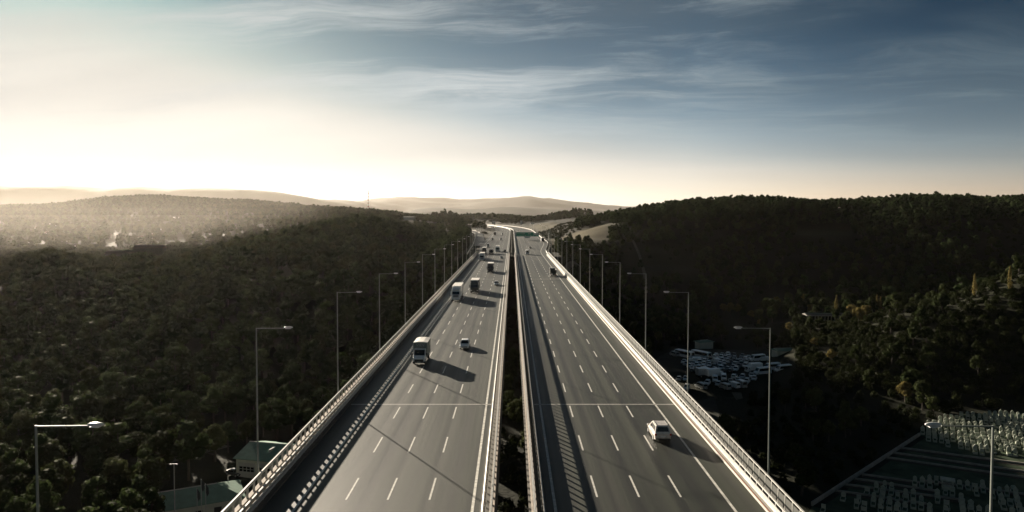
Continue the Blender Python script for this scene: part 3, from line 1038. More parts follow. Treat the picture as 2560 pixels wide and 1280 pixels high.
# overpass in front of the dark wood
t = thing('overpass_bridge', 'long thin overpass crossing the motorway in front of the dark far wood', 'bridge', (0, 1780, 0))
k = 1780 / F
xa, xb = (1150 - 1280) * k, (1445 - 1280) * k
zd = HCAM - (547.5 - YV) * k
MB().box(xa, xb, -6, 6, zd - 2.6, zd - 1.0).build('deck', M_CONC, t)
for yy in (-6.0, 5.7):
    MB().box(xa, xb, yy, yy + 0.3, zd - 1.0, zd).build('parapet', M_CONC, t)
for i in range(9):
    xp = xa + 14 + i * (xb - xa - 28) / 8
    MB().box(xp - 0.8, xp + 0.8, -4.5, 4.5, gz1(xp, 1780) - 1, zd - 2.6).build('pier', M_CONC, t)


# ------------------------------------------------------------------ vehicles (front = +Y)
def wheel(parent, x, y, r, w, rim=True):
    o = MB().disc((0, 0, 0), r, w, 14).build('wheel', M_TYRE, parent, loc=(x, y, r))
    if rim:
        s = 1 if x > 0 else -1
        MB().disc((s * (w / 2 - 0.01), 0, 0), r * 0.62, 0.06, 12).build('rim', M_RIM, o)
    return o


def car(name, label, paint, kind='hatch', group=None, cat='car'):
    P = dict(hatch=dict(L=4.1, W=1.76, H=1.47, hood=0.95, belt=0.93, yb=(-1.85, 1.05), yr=(-1.45, 0.25)),
             sedan=dict(L=4.5, W=1.80, H=1.44, hood=0.92, belt=0.90, yb=(-1.65, 1.0), yr=(-0.95, 0.2)),
             suv=dict(L=4.4, W=1.88, H=1.68, hood=1.05, belt=1.06, yb=(-2.08, 1.05), yr=(-1.72, 0.3)))[kind]
    t = thing(name, label, cat, group=group)
    L, W, H = P['L'] / 2, P['W'] / 2, P['H']
    hood, belt = P['hood'], P['belt']
    tail = belt if kind != 'sedan' else belt + 0.06

    def ring(y, w, zb, zt, f=0.93):
        zm = zb + (zt - zb) * 0.55
        return [(-w * 0.94, y, zb), (-w, y, zm), (-w * f, y, zt), (-w * 0.4, y, zt + 0.025), (w * 0.4, y, zt + 0.025), (w * f, y, zt), (w, y, zm), (w * 0.94, y, zb)]
    b = MB()
    st = [(-L, W * 0.82, 0.42, tail - 0.18), (-L + 0.10, W * 0.93, 0.30, tail - 0.04), (-L + 0.4, W, 0.24, tail), (-0.8, W, 0.22, belt), (P['yb'][1] - 0.1, W, 0.22, belt),
          (P['yb'][1] + 0.35, W * 0.99, 0.22, hood - 0.03), (L - 0.35, W * 0.96, 0.24, hood - 0.16), (L - 0.08, W * 0.86, 0.28, hood - 0.28), (L, W * 0.74, 0.38, hood - 0.40)]
    b.loft([ring(*q) for q in st])
    body = b.build('body', paint, t, smooth=False)
    y0, y1 = P['yb']
    r0, r1 = P['yr']
    wb, wr = W * 0.91, W * 0.72
    B = [(-wb, y0, tail - 0.02), (wb, y0, tail - 0.02), (wb, y1, belt - 0.02), (-wb, y1, belt - 0.02)]
    T_ = [(-wr, r0, H - 0.06), (wr, r0, H - 0.06), (wr, r1, H - 0.05), (-wr, r1, H - 0.05)]
    c = MB()
    c.loft([B, T_, [(-wr * 0.8, r0 + 0.15, H), (wr * 0.8, r0 + 0.15, H), (wr * 0.8, r1 - 0.12, H), (-wr * 0.8, r1 - 0.12, H)]])
    c.build('cabin', paint, t)
    MB().panel((B[2], B[3], T_[3], T_[2]), (0.06, 0.06, 0.08, 0.06)).build('windshield', M_GLASS, t)
    MB().panel((B[0], B[1], T_[1], T_[0]), (0.10, 0.10, 0.14, 0.10)).build('rear_window', M_GLASS, t)
    for q in ((B[1], B[2], T_[2], T_[1]), (B[3], B[0], T_[0], T_[3])):
        front = q[0] == B[3]
        MB().panel(q, (0.07, 0.50, 0.12, 0.12)).build('side_window', M_GLASS, t)
        MB().panel(q, (0.53, 0.07, 0.12, 0.12)).build('side_window', M_GLASS, t)
    for s in (-1, 1):
        wheel(t, s * (W - 0.10), L - 0.82, 0.32, 0.2)
        wheel(t, s * (W - 0.10), -L + 0.80, 0.32, 0.2)
        MB().box(s * W * 0.80 - 0.17, s * W * 0.80 + 0.17, L - 0.32, L - 0.05, hood - 0.38, hood - 0.24).build('headlight', M_HEAD, t)
        MB().box(s * W * 0.85 - 0.10, s * W * 0.85 + 0.10, -L - 0.01, -L + 0.16, tail - 0.32, tail - 0.12).build('tail_light', M_TAIL, t)
        MB().box(s * (W + 0.08) - 0.09, s * (W + 0.08) + 0.09, y1 - 0.38, y1 - 0.24, belt + 0.02, belt + 0.16).build('mirror', paint, t)
    MB().box(-W * 0.55, W * 0.55, L - 0.06, L + 0.015, 0.42, 0.56).build('grille', M_BLACK, t)
    MB().box(-0.26, 0.26, L - 0.02, L + 0.03, 0.36, 0.46).build('number_plate', M_PLATE, t)
    MB().box(-W * 0.8, W * 0.8, -L - 0.03, -L + 0.1, 0.34, 0.44).build('bumper', M_BLACK, t)
    MB().box(-0.26, 0.26, -L - 0.045, -L + 0.02, 0.60, 0.71).build('number_plate', M_PLATE, t)
    if kind == 'suv':
        for s in (-1, 1):
            MB().tube([(s * wr * 0.9, r0 + 0.2, H + 0.04), (s * wr * 0.9, r1 - 0.2, H + 0.04)], 0.025, 5).build('roof_rail', M_GALV, t)
    return t


def cab_front(t, paint, W, y, z0, z1, slope=0.25, wind=(0.45, 0.86), name='cab', depth=2.0):
    """blunt lorry cab: body, windscreen, side windows, grille, bumper, lights, mirrors"""
    ys = y + depth

    def ring(yy, w, a, c):
        return [(-w, yy, a), (w, yy, a), (w, yy, c), (-w, yy, c)]
    zw = z0 + (z1 - z0) * wind[0]
    zt = z0 + (z1 - z0) * wind[1]
    b = MB()
    lower = [(-W, y), (W, y), (W, ys - 0.12), (W * 0.9, ys), (-W * 0.9, ys), (-W, ys - 0.12)]
    upper = [(-W * 0.98, y), (W * 0.98, y), (W * 0.96, ys - 0.3 - slope * 0.5), (W * 0.86, ys - slope), (-W * 0.86, ys - slope), (-W * 0.96, ys - 0.3 - slope * 0.5)]
    b.loft([[(a, c, z0) for a, c in lower], [(a, c, zw) for a, c in lower], [(a, c, z1) for a, c in upper]])
    b.build(name, paint, t)
    f = (zt - zw) / (z1 - zw)
    q = ((W * 0.9, ys, zw), (-W * 0.9, ys, zw), (-(W * (0.9 - 0.04 * f)), ys - slope * f, zt), (W * (0.9 - 0.04 * f), ys - slope * f, zt))
    MB().panel(q, (0.03, 0.03, 0.04, 0.04), 0.015, 0.05).build('windshield', M_GLASS, t)
    for s in (-1, 1):
        qq = ((s * W, ys - 0.9, zw), (s * W, ys - 0.2, zw), (s * W * 0.975, ys - 0.35, zt - 0.1), (s * W * 0.975, ys - 0.9, zt - 0.1))
        if s < 0:
            qq = (qq[1], qq[0], qq[3], qq[2])
        MB().panel(qq, (0.05, 0.05, 0.05, 0.05), 0.015, 0.04).build('side_window', M_GLASS, t)
        MB().box(s * (W + 0.18) - 0.11, s * (W + 0.18) + 0.11, ys - 0.35, ys - 0.22, zw - 0.05, zt - 0.1).build('mirror', paint, t)
        MB().box(s * W * 0.76 - 0.18, s * W * 0.76 + 0.18, ys - 0.1, ys + 0.05, z0 + 0.12, z0 + 0.36).build('headlight', M_HEAD, t)
    hgt = zw - z0
    g = MB()
    for i in range(3):
        a = z0 + hgt * (0.40 + 0.19 * i)
        g.box(-W * 0.62, W * 0.62, ys - 0.05, ys + 0.025, a, a + hgt * 0.13)
    g.build('grille', M_BLACK, t)
    MB().box(-W, W, ys - 0.35, ys + 0.09, z0 - 0.25, z0 + 0.08).build('bumper', paint, t)
    MB().box(-0.26, 0.26, ys + 0.085, ys + 0.11, z0 - 0.12, z0 - 0.01).build('number_plate', M_PLATE, t)


def lorry(name, label, paint, box_m, roof_m, L=13.5, H=4.0, group=None, cat='lorry'):
    """articulated lorry, cab front at +Y"""
    t = thing(name, label, cat, group=group)
    W = 1.25
    yf = L / 2
    cab_front(t, paint, W, yf - 2.2, 0.62, 3.25, 0.22, (0.44, 0.80), depth=2.2)
    # roof fairing
    b = MB()
    b.loft([[(-W * 0.9, yf - 2.2, 3.2), (W * 0.9, yf - 2.2, 3.2), (W * 0.9, yf - 0.5, 3.2), (-W * 0.9, yf - 0.5, 3.2)],
            [(-W * 0.88, yf - 2.25, 3.82), (W * 0.88, yf - 2.25, 3.82), (W * 0.78, yf - 1.5, 3.8), (-W * 0.78, yf - 1.5, 3.8)]])
    b.build('roof_fairing', paint, t)
    MB().box(-W * 0.8, W * 0.8, yf - 0.5, yf - 0.12, 3.02, 3.12).build('sun_visor', M_BLACK, t)
    MB().box(-0.45, 0.45, -yf, yf - 0.8, 0.62, 1.0).build('chassis', M_BLACK, t)
    MB().box(-1.27, 1.27, -yf, yf - 2.7, 1.1, H - 0.06).build('trailer_box', box_m, t)
    MB().box(-1.29, 1.29, -yf - 0.02, yf - 2.66, H - 0.06, H).build('trailer_roof', roof_m, t)
    for s in (-1, 1):
        MB().box(s * 1.2 - 0.03, s * 1.2 + 0.03, -yf + 4.2, yf - 4.2, 0.55, 1.05).build('side_skirt', M_GREYP, t)
        for yy in (yf - 1.3, yf - 4.4, -yf + 1.2, -yf + 2.4, -yf + 3.6):
            wheel(t, s * 1.05, yy, 0.5, 0.34)
        MB().box(s * 1.0 - 0.2, s * 1.0 + 0.2, -yf - 0.05, -yf + 0.03, 0.8, 0.95).build('tail_light', M_TAIL, t)
    return t


def box_truck(name, label, text=True):
    t = thing(name, label, 'box truck')
    W = 1.02
    yf = 3.3
    # long nosed van cab: bonnet, raked windscreen
    b = MB()

    def ring(y, w, z0, z1):
        return [(-w, y, z0), (w, y, z0), (w, y, z0 + (z1 - z0) * 0.7), (w * 0.92, y, z1), (-w * 0.92, y, z1), (-w, y, z0 + (z1 - z0) * 0.7)]
    b.loft([ring(yf - 2.3, W, 0.45, 2.32), ring(yf - 1.6, W, 0.45, 2.34), ring(yf - 1.3, W, 0.45, 2.26), ring(yf - 0.55, W, 0.45, 1.38), ring(yf - 0.12, W * 0.95, 0.45, 1.15), ring(yf, W * 0.85, 0.5, 0.98)])
    b.build('cab', M_WHITE, t)
    q = ((W * 0.92, yf - 0.55, 1.38), (-W * 0.92, yf - 0.55, 1.38), (-W * 0.92, yf - 1.3, 2.26), (W * 0.92, yf - 1.3, 2.26))
    MB().panel(q, (0.04, 0.04, 0.04, 0.06), 0.015, 0.05).build('windshield', M_GLASS, t)
    for s in (-1, 1):
        qq = ((s * W, yf - 1.9, 1.42), (s * W, yf - 0.85, 1.42), (s * W * 0.97, yf - 1.35, 2.1), (s * W * 0.97, yf - 1.9, 2.1))
        if s < 0:
            qq = (qq[1], qq[0], qq[3], qq[2])
        MB().panel(qq, (0.05, 0.05, 0.05, 0.05), 0.015, 0.04).build('side_window', M_GLASS, t)
        MB().box(s * (W + 0.2) - 0.12, s * (W + 0.2) + 0.12, yf - 0.85, yf - 0.7, 1.35, 1.75).build('mirror', M_BLACK, t)
        MB().box(s * W * 0.78 - 0.15, s * W * 0.78 + 0.15, yf - 0.25, yf + 0.0, 0.92, 1.10).build('headlight', M_HEAD, t)
        wheel(t, s * 0.9, yf - 0.85, 0.36, 0.24)
        wheel(t, s * 0.95, -yf + 1.35, 0.36, 0.34)
    MB().box(-W * 0.72, W * 0.72, yf - 0.05, yf + 0.03, 0.52, 0.86).build('grille', M_BLACK, t)
    MB().box(-W * 0.98, W * 0.98, yf - 0.4, yf + 0.06, 0.28, 0.50).build('bumper', M_BLACK, t)
    MB().box(-0.27, 0.27, yf + 0.05, yf + 0.08, 0.36, 0.47).build('number_plate', M_PLATE, t)
    MB().box(-0.4, 0.4, -yf, yf - 2.2, 0.5, 0.85).build('chassis', M_BLACK, t)
    bw, y0, y1 = 1.16, -yf, yf - 2.05
    b = MB()
    b.box(-bw, bw, y0, y1, 0.9, 3.28)
    bx = b.build('cargo_box', M_TARP, t)
    b = MB()
    rings = []
    for y in (y0 - 0.02, (y0 + y1) / 2, y1 + 0.04):
        sag = 0.03 if y == (y0 + y1) / 2 else 0
        rings.append([(-bw - 0.02, y, 3.22), (bw + 0.02, y, 3.22), (bw + 0.02, y, 3.30 - sag), (0.45, y, 3.42 - sag), (-0.45, y, 3.42 - sag), (-bw - 0.02, y, 3.30 - sag)])
    b.loft(rings)
    b.build('cargo_roof', M_ROOFW, t)
    for s in (-1, 1):
        MB().tube([(s * bw, y1 + 0.01, 0.95), (s * bw, y1 + 0.01, 3.25)], 0.035, 5).build('corner_rail', M_GALV, t)
    if text:
        tx = text_mesh('lettering', 'VIEV', 0.66, M_LETTER, bx, (0, y1 + 0.02, 2.62), (R(90), 0, R(180)), 0.008)
        tx.scale = (1.12, 1, 1)
        MB().box(0.15, 0.82, y1 + 0.012, y1 + 0.025, 2.42, 2.46).build('underline', M_LETTER, bx)
    return t


def tipper(name, label, paint, body_m):
    t = thing(name, label, 'tipper lorry')
    yf = 4.2
    cab_front(t, paint, 1.24, yf - 1.9, 0.75, 2.95, 0.15, (0.46, 0.86), depth=1.9)
    MB().box(-0.45, 0.45, -yf, yf - 0.6, 0.7, 1.05).build('chassis', M_BLACK, t)
    b = MB()
    y0, y1 = -yf - 0.2, yf - 2.1
    out0 = [(-1.1, y0 + 0.25, 1.15), (1.1, y0 + 0.25, 1.15), (1.1, y1, 1.15), (-1.1, y1, 1.15)]
    out1 = [(-1.25, y0, 2.7), (1.25, y0, 2.7), (1.25, y1, 2.95), (-1.25, y1, 2.95)]
    in1 = [(-1.17, y0 + 0.08, 2.7), (1.17, y0 + 0.08, 2.7), (1.17, y1 - 0.08, 2.95), (-1.17, y1 - 0.08, 2.95)]
    in0 = [(-1.05, y0 + 0.3, 2.1), (1.05, y0 + 0.3, 2.1), (1.05, y1 - 0.1, 2.3), (-1.05, y1 - 0.1, 2.3)]
    b.loft([out0, out1, in1, in0])
    b.build('tipper_body', body_m, t)
    for s in (-1, 1):
        r_ = MB()
        for i in range(5):
            y = y0 + 0.6 + i * (y1 - y0 - 1.0) / 4
            r_.add([(s * 1.11, y, 1.2), (s * 1.11, y + 0.14, 1.2), (s * 1.26, y + 0.14, 2.7), (s * 1.26, y, 2.7), (s * 1.19, y, 1.2), (s * 1.19, y + 0.14, 1.2), (s * 1.33, y + 0.14, 2.7), (s * 1.33, y, 2.7)],
                   [(0, 1, 2, 3), (7, 6, 5, 4), (0, 4, 5, 1), (1, 5, 6, 2), (2, 6, 7, 3), (3, 7, 4, 0)])
        r_.build('side_ribs', M_BEIGEP, t)
        for yy in (yf - 1.1, -yf + 1.0, -yf + 2.3):
            wheel(t, s * 1.02, yy, 0.52, 0.36)
        MB().box(s * 0.95 - 0.18, s * 0.95 + 0.18, -yf - 0.06, -yf + 0.04, 0.78, 0.92).build('tail_light', M_TAIL, t)
    MB().box(-1.15, 1.15, -yf - 0.05, -yf + 0.1, 0.62, 0.74).build('bumper', M_BLACK, t)
    return t


def minibus(name, label, paint, L=6.4, H=2.55, W=0.98, group=None, cat='minibus', windows=True, wheels=True):
    t = thing(name, label, cat, group=group)
    yf = L / 2

    def ring(y, w, z0, z1):
        return [(-w, y, z0), (w, y, z0), (w, y, z0 + (z1 - z0) * 0.5), (w * 0.9, y, z1 - 0.1), (w * 0.7, y, z1), (-w * 0.7, y, z1), (-w * 0.9, y, z1 - 0.1), (-w, y, z0 + (z1 - z0) * 0.5)]
    b = MB()
    b.loft([ring(-yf, W * 0.93, 0.4, H - 0.12), ring(-yf + 0.15, W, 0.36, H), ring(yf - 2.0, W, 0.36, H), ring(yf - 1.55, W, 0.36, H - 0.08), ring(yf - 0.7, W * 0.98, 0.36, 1.45), ring(yf - 0.1, W * 0.94, 0.36, 1.12), ring(yf, W * 0.84, 0.45, 0.95)])
    b.build('body', paint, t)
    q = ((W * 0.9, yf - 0.7, 1.45), (-W * 0.9, yf - 0.7, 1.45), (-W * 0.88, yf - 1.55, H - 0.1), (W * 0.88, yf - 1.55, H - 0.1))
    MB().panel(q, (0.06, 0.06, 0.04, 0.08), 0.03, 0.06).build('windshield', M_GLASS, t)
    MB().panel(((-W * 0.9, -yf, 1.35), (W * 0.9, -yf, 1.35), (W * 0.85, -yf, H - 0.25), (-W * 0.85, -yf, H - 0.25)), (0.08, 0.08, 0.0, 0.05), 0.02, 0.05).build('rear_window', M_GLASS, t)
    for s in (-1, 1):
        zb_, zt_ = 1.45, H - 0.35
        x0_, x1_ = W * 1.0, W * 0.93
        ys0, ys1 = (-yf + 0.4, yf - 1.3) if windows else (yf - 2.1, yf - 1.3)
        qq = ((s * x0_, ys0, zb_), (s * x0_, ys1, zb_), (s * x1_, ys1 - 0.35, zt_), (s * x1_, ys0, zt_))
        if s < 0:
            qq = (qq[1], qq[0], qq[3], qq[2])
        MB().panel(qq, (0.01, 0.01, 0.0, 0.0), 0.03, 0.08).build('side_window', M_GLASS, t)
        MB().box(s * W * 0.74 - 0.14, s * W * 0.74 + 0.14, yf - 0.2, yf + 0.01, 0.85, 1.02).build('headlight', M_HEAD, t)
        MB().box(s * W * 0.86 - 0.07, s * W * 0.86 + 0.07, -yf - 0.02, -yf + 0.06, 0.9, 1.3).build('tail_light', M_TAIL, t)
        if wheels:
            wheel(t, s * (W - 0.1), yf - 1.1, 0.34, 0.22)
            wheel(t, s * (W - 0.1), -yf + 1.3, 0.34, 0.22)
    MB().box(-W * 0.6, W * 0.6, yf - 0.03, yf + 0.03, 0.55, 0.75).build('grille', M_BLACK, t)
    MB().box(-0.26, 0.26, -yf - 0.03, -yf + 0.02, 0.62, 0.73).build('number_plate', M_PLATE, t)
    return t


def put(t, X, Y, away=False, z=0.0, rz=0.0):
    t.location = (X, Y, z)
    t.rotation_euler = (0, 0, rz + (0.0 if away else math.pi))
    return t


def place_px(t, x, y, L, away=False):
    """nearest end of the vehicle on the photo pixel of the road"""
    Z = F * HCAM / (y - YV)
    return put(t, (x - 1280) / F * Z, Z + L / 2, away)


place_px(box_truck('box_truck', 'white cabbed box truck with grey tarpaulin front lettered VIEV'), 1045.5, 914, 6.6)
place_px(car('passenger_car', 'white hatchback just ahead of the box truck in the middle lane', M_WHITE, 'hatch'), 1160, 876, 4.1)
place_px(lorry('lorry', 'white articulated lorry in the outer lane, nearest of the lorries', M_WHITE, M_WHITE, M_ROOFW), 1139, 753, 13.5)
place_px(lorry('lorry', 'black cabbed lorry with white roof beside the white lorry', M_DARKP, M_BLACK, M_ROOFW, 10.5, 3.9), 1185.5, 733.5, 10.5)
place_px(car('passenger_car', 'small white saloon in the lane next to the median, beside the black lorry', M_WHITE, 'sedan'), 1241, 715, 4.5)
place_px(lorry('lorry', 'dark lorry with white roof alone in the middle lane further up', M_DARKP, M_BLACK, M_ROOFW, 11, 3.9), 1225.5, 682.5, 11)
place_px(lorry('lorry', 'white lorry in the outer lane at the end of the viaduct', M_WHITE, M_WHITE, M_ROOFW, 13.5), 1204.5, 652, 13.5)
place_px(car('passenger_car', 'silver car in the median lane beside the white lorry at the viaduct end', M_SILVER, 'hatch'), 1254, 647.5, 4.1)
place_px(lorry('lorry', 'dark lorry with pale roof close behind the outer white lorry', M_DARKP, M_GREYP, M_ROOFW, 12), 1210, 635.5, 12)
place_px(tipper('tipper_lorry', 'black tipper between two white roofed lorries beyond the viaduct end', M_DARKP, M_BLACK), 1228, 635.5, 8.6)
place_px(lorry('lorry', 'white lorry in the third lane beside the black tipper', M_WHITE, M_SILVER, M_ROOFW, 11, 3.8), 1243.7, 630, 11)
place_px(car('passenger_car', 'dark car hugging the median beside the third lane white lorry', M_DARKP, 'sedan'), 1262.5, 630, 4.5)
place_px(minibus('delivery_van', 'pale delivery van in the outer lane behind the dark lorry', M_SILVER, 6.0, 2.7, windows=False, cat='van'), 1219.5, 619, 6.0)
place_px(minibus('delivery_van', 'dark fronted van near the slip road merge, outer lane', M_GREYP, 6.0, 2.6, windows=False, cat='van'), 1231, 601, 6.0)
place_px(minibus('minibus', 'white minibus in the third lane ahead of the merge', M_WHITE, 6.6, 2.8), 1252, 601, 6.6)
place_px(lorry('lorry', 'far dark lorry at the slip road wedge on the bend', M_DARKP, M_BLACK, M_ROOFW, 12), 1237, 588, 12)
place_px(minibus('minibus', 'far white minibus with dark windscreen beyond the merge', M_WHITE, 6.6, 2.9), 1256, 587.5, 6.6)
put(lorry('lorry', 'white lorry coming round the far bend', M_WHITE, M_WHITE, M_ROOFW, 12), -33.0, 1285, False, 0, -0.06)
put(lorry('lorry', 'white sided lorry with dark front farthest along the bend', M_DARKP, M_WHITE, M_ROOFW, 13), -68.0, 1640, False, 0, -0.19)
# driving away
place_px(car('estate_car', 'light beige estate car driving away beside the solid edge line', M_BEIGEP, 'suv'), 1662, 1112, 4.4, True)
place_px(tipper('tipper_lorry', 'dark tipper lorry driving away by the right hand edge line', M_GREYP, M_DARKP), 1384, 692, 8.6, True)
place_px(minibus('minibus', 'white minibus driving away in the second lane', M_WHITE, 6.8, 2.9, 1.1), 1318.7, 637, 6.8, True)
place_px(car('passenger_car', 'dark car with sunlit side just past the white minibus', M_GREYP, 'sedan'), 1325.5, 621.5, 4.5, True)
place_px(lorry('lorry', 'white sided lorry with dark rear on the exit lane under the sign', M_WHITE, M_BLACK, M_ROOFW, 12, 4.0), 1357, 605.5, 12, True)
place_px(minibus('minibus', 'white minibus passing just under the green sign', M_WHITE, 6.6, 2.8), 1312.5, 595, 6.6, True)
place_px(car('passenger_car', 'tiny white car on the far carriageway beyond the green sign', M_WHITE, 'hatch'), 1296.5, 577, 4.1, True)

# ------------------------------------------------------------------ the crowded car lot in the valley
LOT_CARS = [(985, 472, 'w'), (1100, 467, 'g'), (1170, 467, 'w'), (1255, 470, 'd'), (1405, 482, 'g'), (985, 515, 'w'), (1085, 497, 'w'), (1165, 497, 'w'),
            (1145, 523, 's'), (1275, 522, 'g'), (1490, 512, 'w'), (780, 535, 'w'), (700, 552, 's'), (1040, 547, 'w'), (1100, 552, 'w'), (1160, 557, 's'),
            (1375, 562, 'w'), (1465, 532, 'w'), (1455, 567, 's'), (470, 578, 'w'), (820, 567, 'w'), (790, 592, 'w'), (660, 600, 'w'), (730, 577, 's'),
            (910, 592, 's'), (1080, 587, 'w'), (1320, 582, 'g'), (1250, 607, 's'), (510, 614, 'g'), (700, 637, 'w'), (775, 637, 'w'), (870, 632, 'w'),
            (1040, 637, 'w'), (1100, 632, 'd'), (1340, 612, 'd'), (1412, 632, 'w'), (585, 657, 'w'), (620, 672, 'w'), (740, 667, 'w'), (800, 675, 'w'),
            (955, 687, 's'), (1085, 692, 'w'), (1180, 667, 'g'), (1262, 655, 's'), (1290, 697, 'w'), (390, 860, 'g'), (490, 852, 'w'), (845, 930, 'w'),
            (1020, 940, 's'), (1185, 880, 'g'), (1285, 830, 'w'), (1410, 822, 's'), (1330, 862, 's'), (1480, 900, 'w'), (1600, 850, 'w'), (1555, 802, 'w'),
            (515, 1005, 'w'), (640, 705, 'd'), (690, 712, 'd'), (900, 560, 'd'), (1210, 560, 'd'), (1200, 600, 'd'), (1160, 612, 'd'), (1190, 700, 'd'), (1110, 715, 'd'), (960, 640, 'd'), (870, 675, 'd'), (1300, 640, 'd')]
paints = {'w': (M_WHITE, 'white'), 's': (M_SILVER, 'silver'), 'g': (M_GREYP, 'grey'), 'd': (M_DARKP, 'dark')}
protos = {}
used = []
hd = R(158)
ax, ay = np.array([-math.sin(hd), math.cos(hd)]), np.array([math.cos(hd), math.sin(hd)])


def lotpt(zx, zy):
    return np.array(px_ground(1640 + zx / 6.4, 820 + zy / 6.4))


big = [(455, 480, 'bus'), (720, 490, 'bus'), (990, 585, 'van'), (310, 465, 'dvan'), (800, 800, 'cube'), (960, 815, 'cube'), (1590, 720, 'cube'), (1640, 545, 'mini'),
       (1730, 760, 'mini'), (2060, 720, 'mini'), (1880, 690, 'mini'), (970, 880, 'van'), (1110, 855, 'van'), (1270, 975, 'van'), (1385, 965, 'mini2'), (1128, 1000, 'dvan'), (745, 990, 'dvan'), (1730, 545, 'van2'), (640, 555, 'van2')]
pos = np.array([lotpt(a, b) for a, b, _ in LOT_CARS])
bpos = np.array([lotpt(a, b) for a, b, _ in big])
allp = np.vstack([pos, bpos])
for _ in range(60):                                    # push the cars apart so that none stand in one another
    for i in range(len(pos)):
        d = allp - allp[i]
        u, v = d @ ay, d @ ax
        q = (u / 2.35) ** 2 + (v / 4.9) ** 2
        q[len(pos):] = (u[len(pos):] / 3.0) ** 2 + (v[len(pos):] / 5.8) ** 2
        q[i] = 9
        for j in np.nonzero(q < 1)[0]:
            s = (1 - math.sqrt(max(q[j], 1e-4))) * 0.5
            w = d[j] / (np.linalg.norm(d[j]) + 1e-6)
            allp[i] -= w * s * 1.6
            if j < len(pos):
                allp[j] += w * s * 1.6
for i, (zx, zy, c) in enumerate(LOT_CARS):
    m, word = paints[c]
    kind = ('hatch', 'sedan', 'suv')[i % 3]
    if zy > 800:
        lab = '%s car in the front row of the crowded valley lot' % word
    else:
        lab = '%s car among the rows of the crowded valley lot' % word
    key = (c, kind)
    if key not in protos:
        protos[key] = car('parked_car', lab, m, kind)
        t = protos[key]
    else:
        t = copy_tree(protos[key])
    t['label'] = lab
    t['group'] = lab + 's'
    t.location = (allp[i, 0], allp[i, 1], ZV + 0.07)
    t.rotation_euler = (0, 0, hd + random.uniform(-0.12, 0.12) + (math.pi if random.random() < 0.4 else 0))
spec = {'bus': ('white bus at the left rear of the valley lot', 11.0, 3.0), 'van': ('white van', 5.4, 2.5), 'dvan': ('dark grey van', 5.2, 2.3), 'mini': ('white minibus', 6.9, 2.7)}
cnt = {}
biglabs = ['left of the two white buses at the back of the valley lot', 'right of the two white buses at the back of the valley lot',
           'white van parked askew amid the cars of the valley lot', 'grey van by itself left of the buses in the valley lot',
           'upright grey box lorry beside another box in the middle of the lot', 'white box lorry beside the upright grey box lorry in the lot',
           'long white box lorry behind the two slanting minibuses', 'white minibus at the back of the lot beside dark trees',
           'longer of the two slanting white minibuses at the right of the lot', 'rightmost slanting white minibus at the end of the lot',
           'white minibus half hidden behind the slanting minibuses', 'left of two bright roofed vans in front of the box lorries',
           'right of two bright roofed vans in front of the box lorries', 'small white van seen from behind in the front row of the lot',
           'pale minibus with two dark rear windows in the front row', 'dark van seen from behind in the front row of the lot',
           'dark van at the left end of the front row of the lot', 'pale flat van between the rear minibus and the box lorry', 'white van in the left rows of the lot near the lamp post']
for i, (zx, zy, kd) in enumerate(big):
    p = bpos[i]
    if kd == 'bus':
        t = minibus('parked_bus', biglabs[i], M_WHITE, 10.5, 3.0, 1.22, cat='bus')
        rz = R(35)
    elif kd == 'mini':
        t = minibus('parked_minibus', biglabs[i], M_WHITE, 7.2, 2.75, 1.02)
        rz = R(110)
    elif kd == 'mini2':
        t = minibus('parked_minibus', biglabs[i], M_SILVER, 5.6, 2.6, 1.0)
        rz = R(12)
    elif kd == 'cube':
        t = thing('parked_box_lorry', biglabs[i], 'box lorry')
        mm = M_SILVER if i == 4 else M_WHITE
        MB().box(-1.15, 1.15, -3.2, 1.6, 0.9, 3.4).build('cargo_box', mm, t)
        cab_front(t, M_WHITE, 1.0, 1.75, 0.55, 2.3, 0.3, (0.45, 0.88), depth=1.5)
        for s in (-1, 1):
            wheel(t, s * 0.9, 2.3, 0.38, 0.25)
            wheel(t, s * 0.9, -2.0, 0.38, 0.3)
        rz = R(-75) if i != 6 else R(105)
    else:
        t = minibus('parked_van', biglabs[i], M_GREYP if kd == 'dvan' else M_WHITE, 5.2, 2.2 if kd != 'van2' else 1.9, 0.97, cat='van', windows=(kd == 'dvan'))
        rz = R(165) if zx in (970, 1110) else (R(20) if kd != 'van2' else R(95))
    t.location = (p[0], p[1], ZV + 0.07)
    t.rotation_euler = (0, 0, rz)

# ------------------------------------------------------------------ buildings
def window(parent, q, frame=M_WALLW, glass=M_GLASS):
    f = MB().panel(q, (0, 0, 0, 0), 0.03, 0.06).build('window', frame, parent)
    MB().panel(q, (0.1, 0.1, 0.1, 0.1), 0.045, 0.02).build('pane', glass, f)


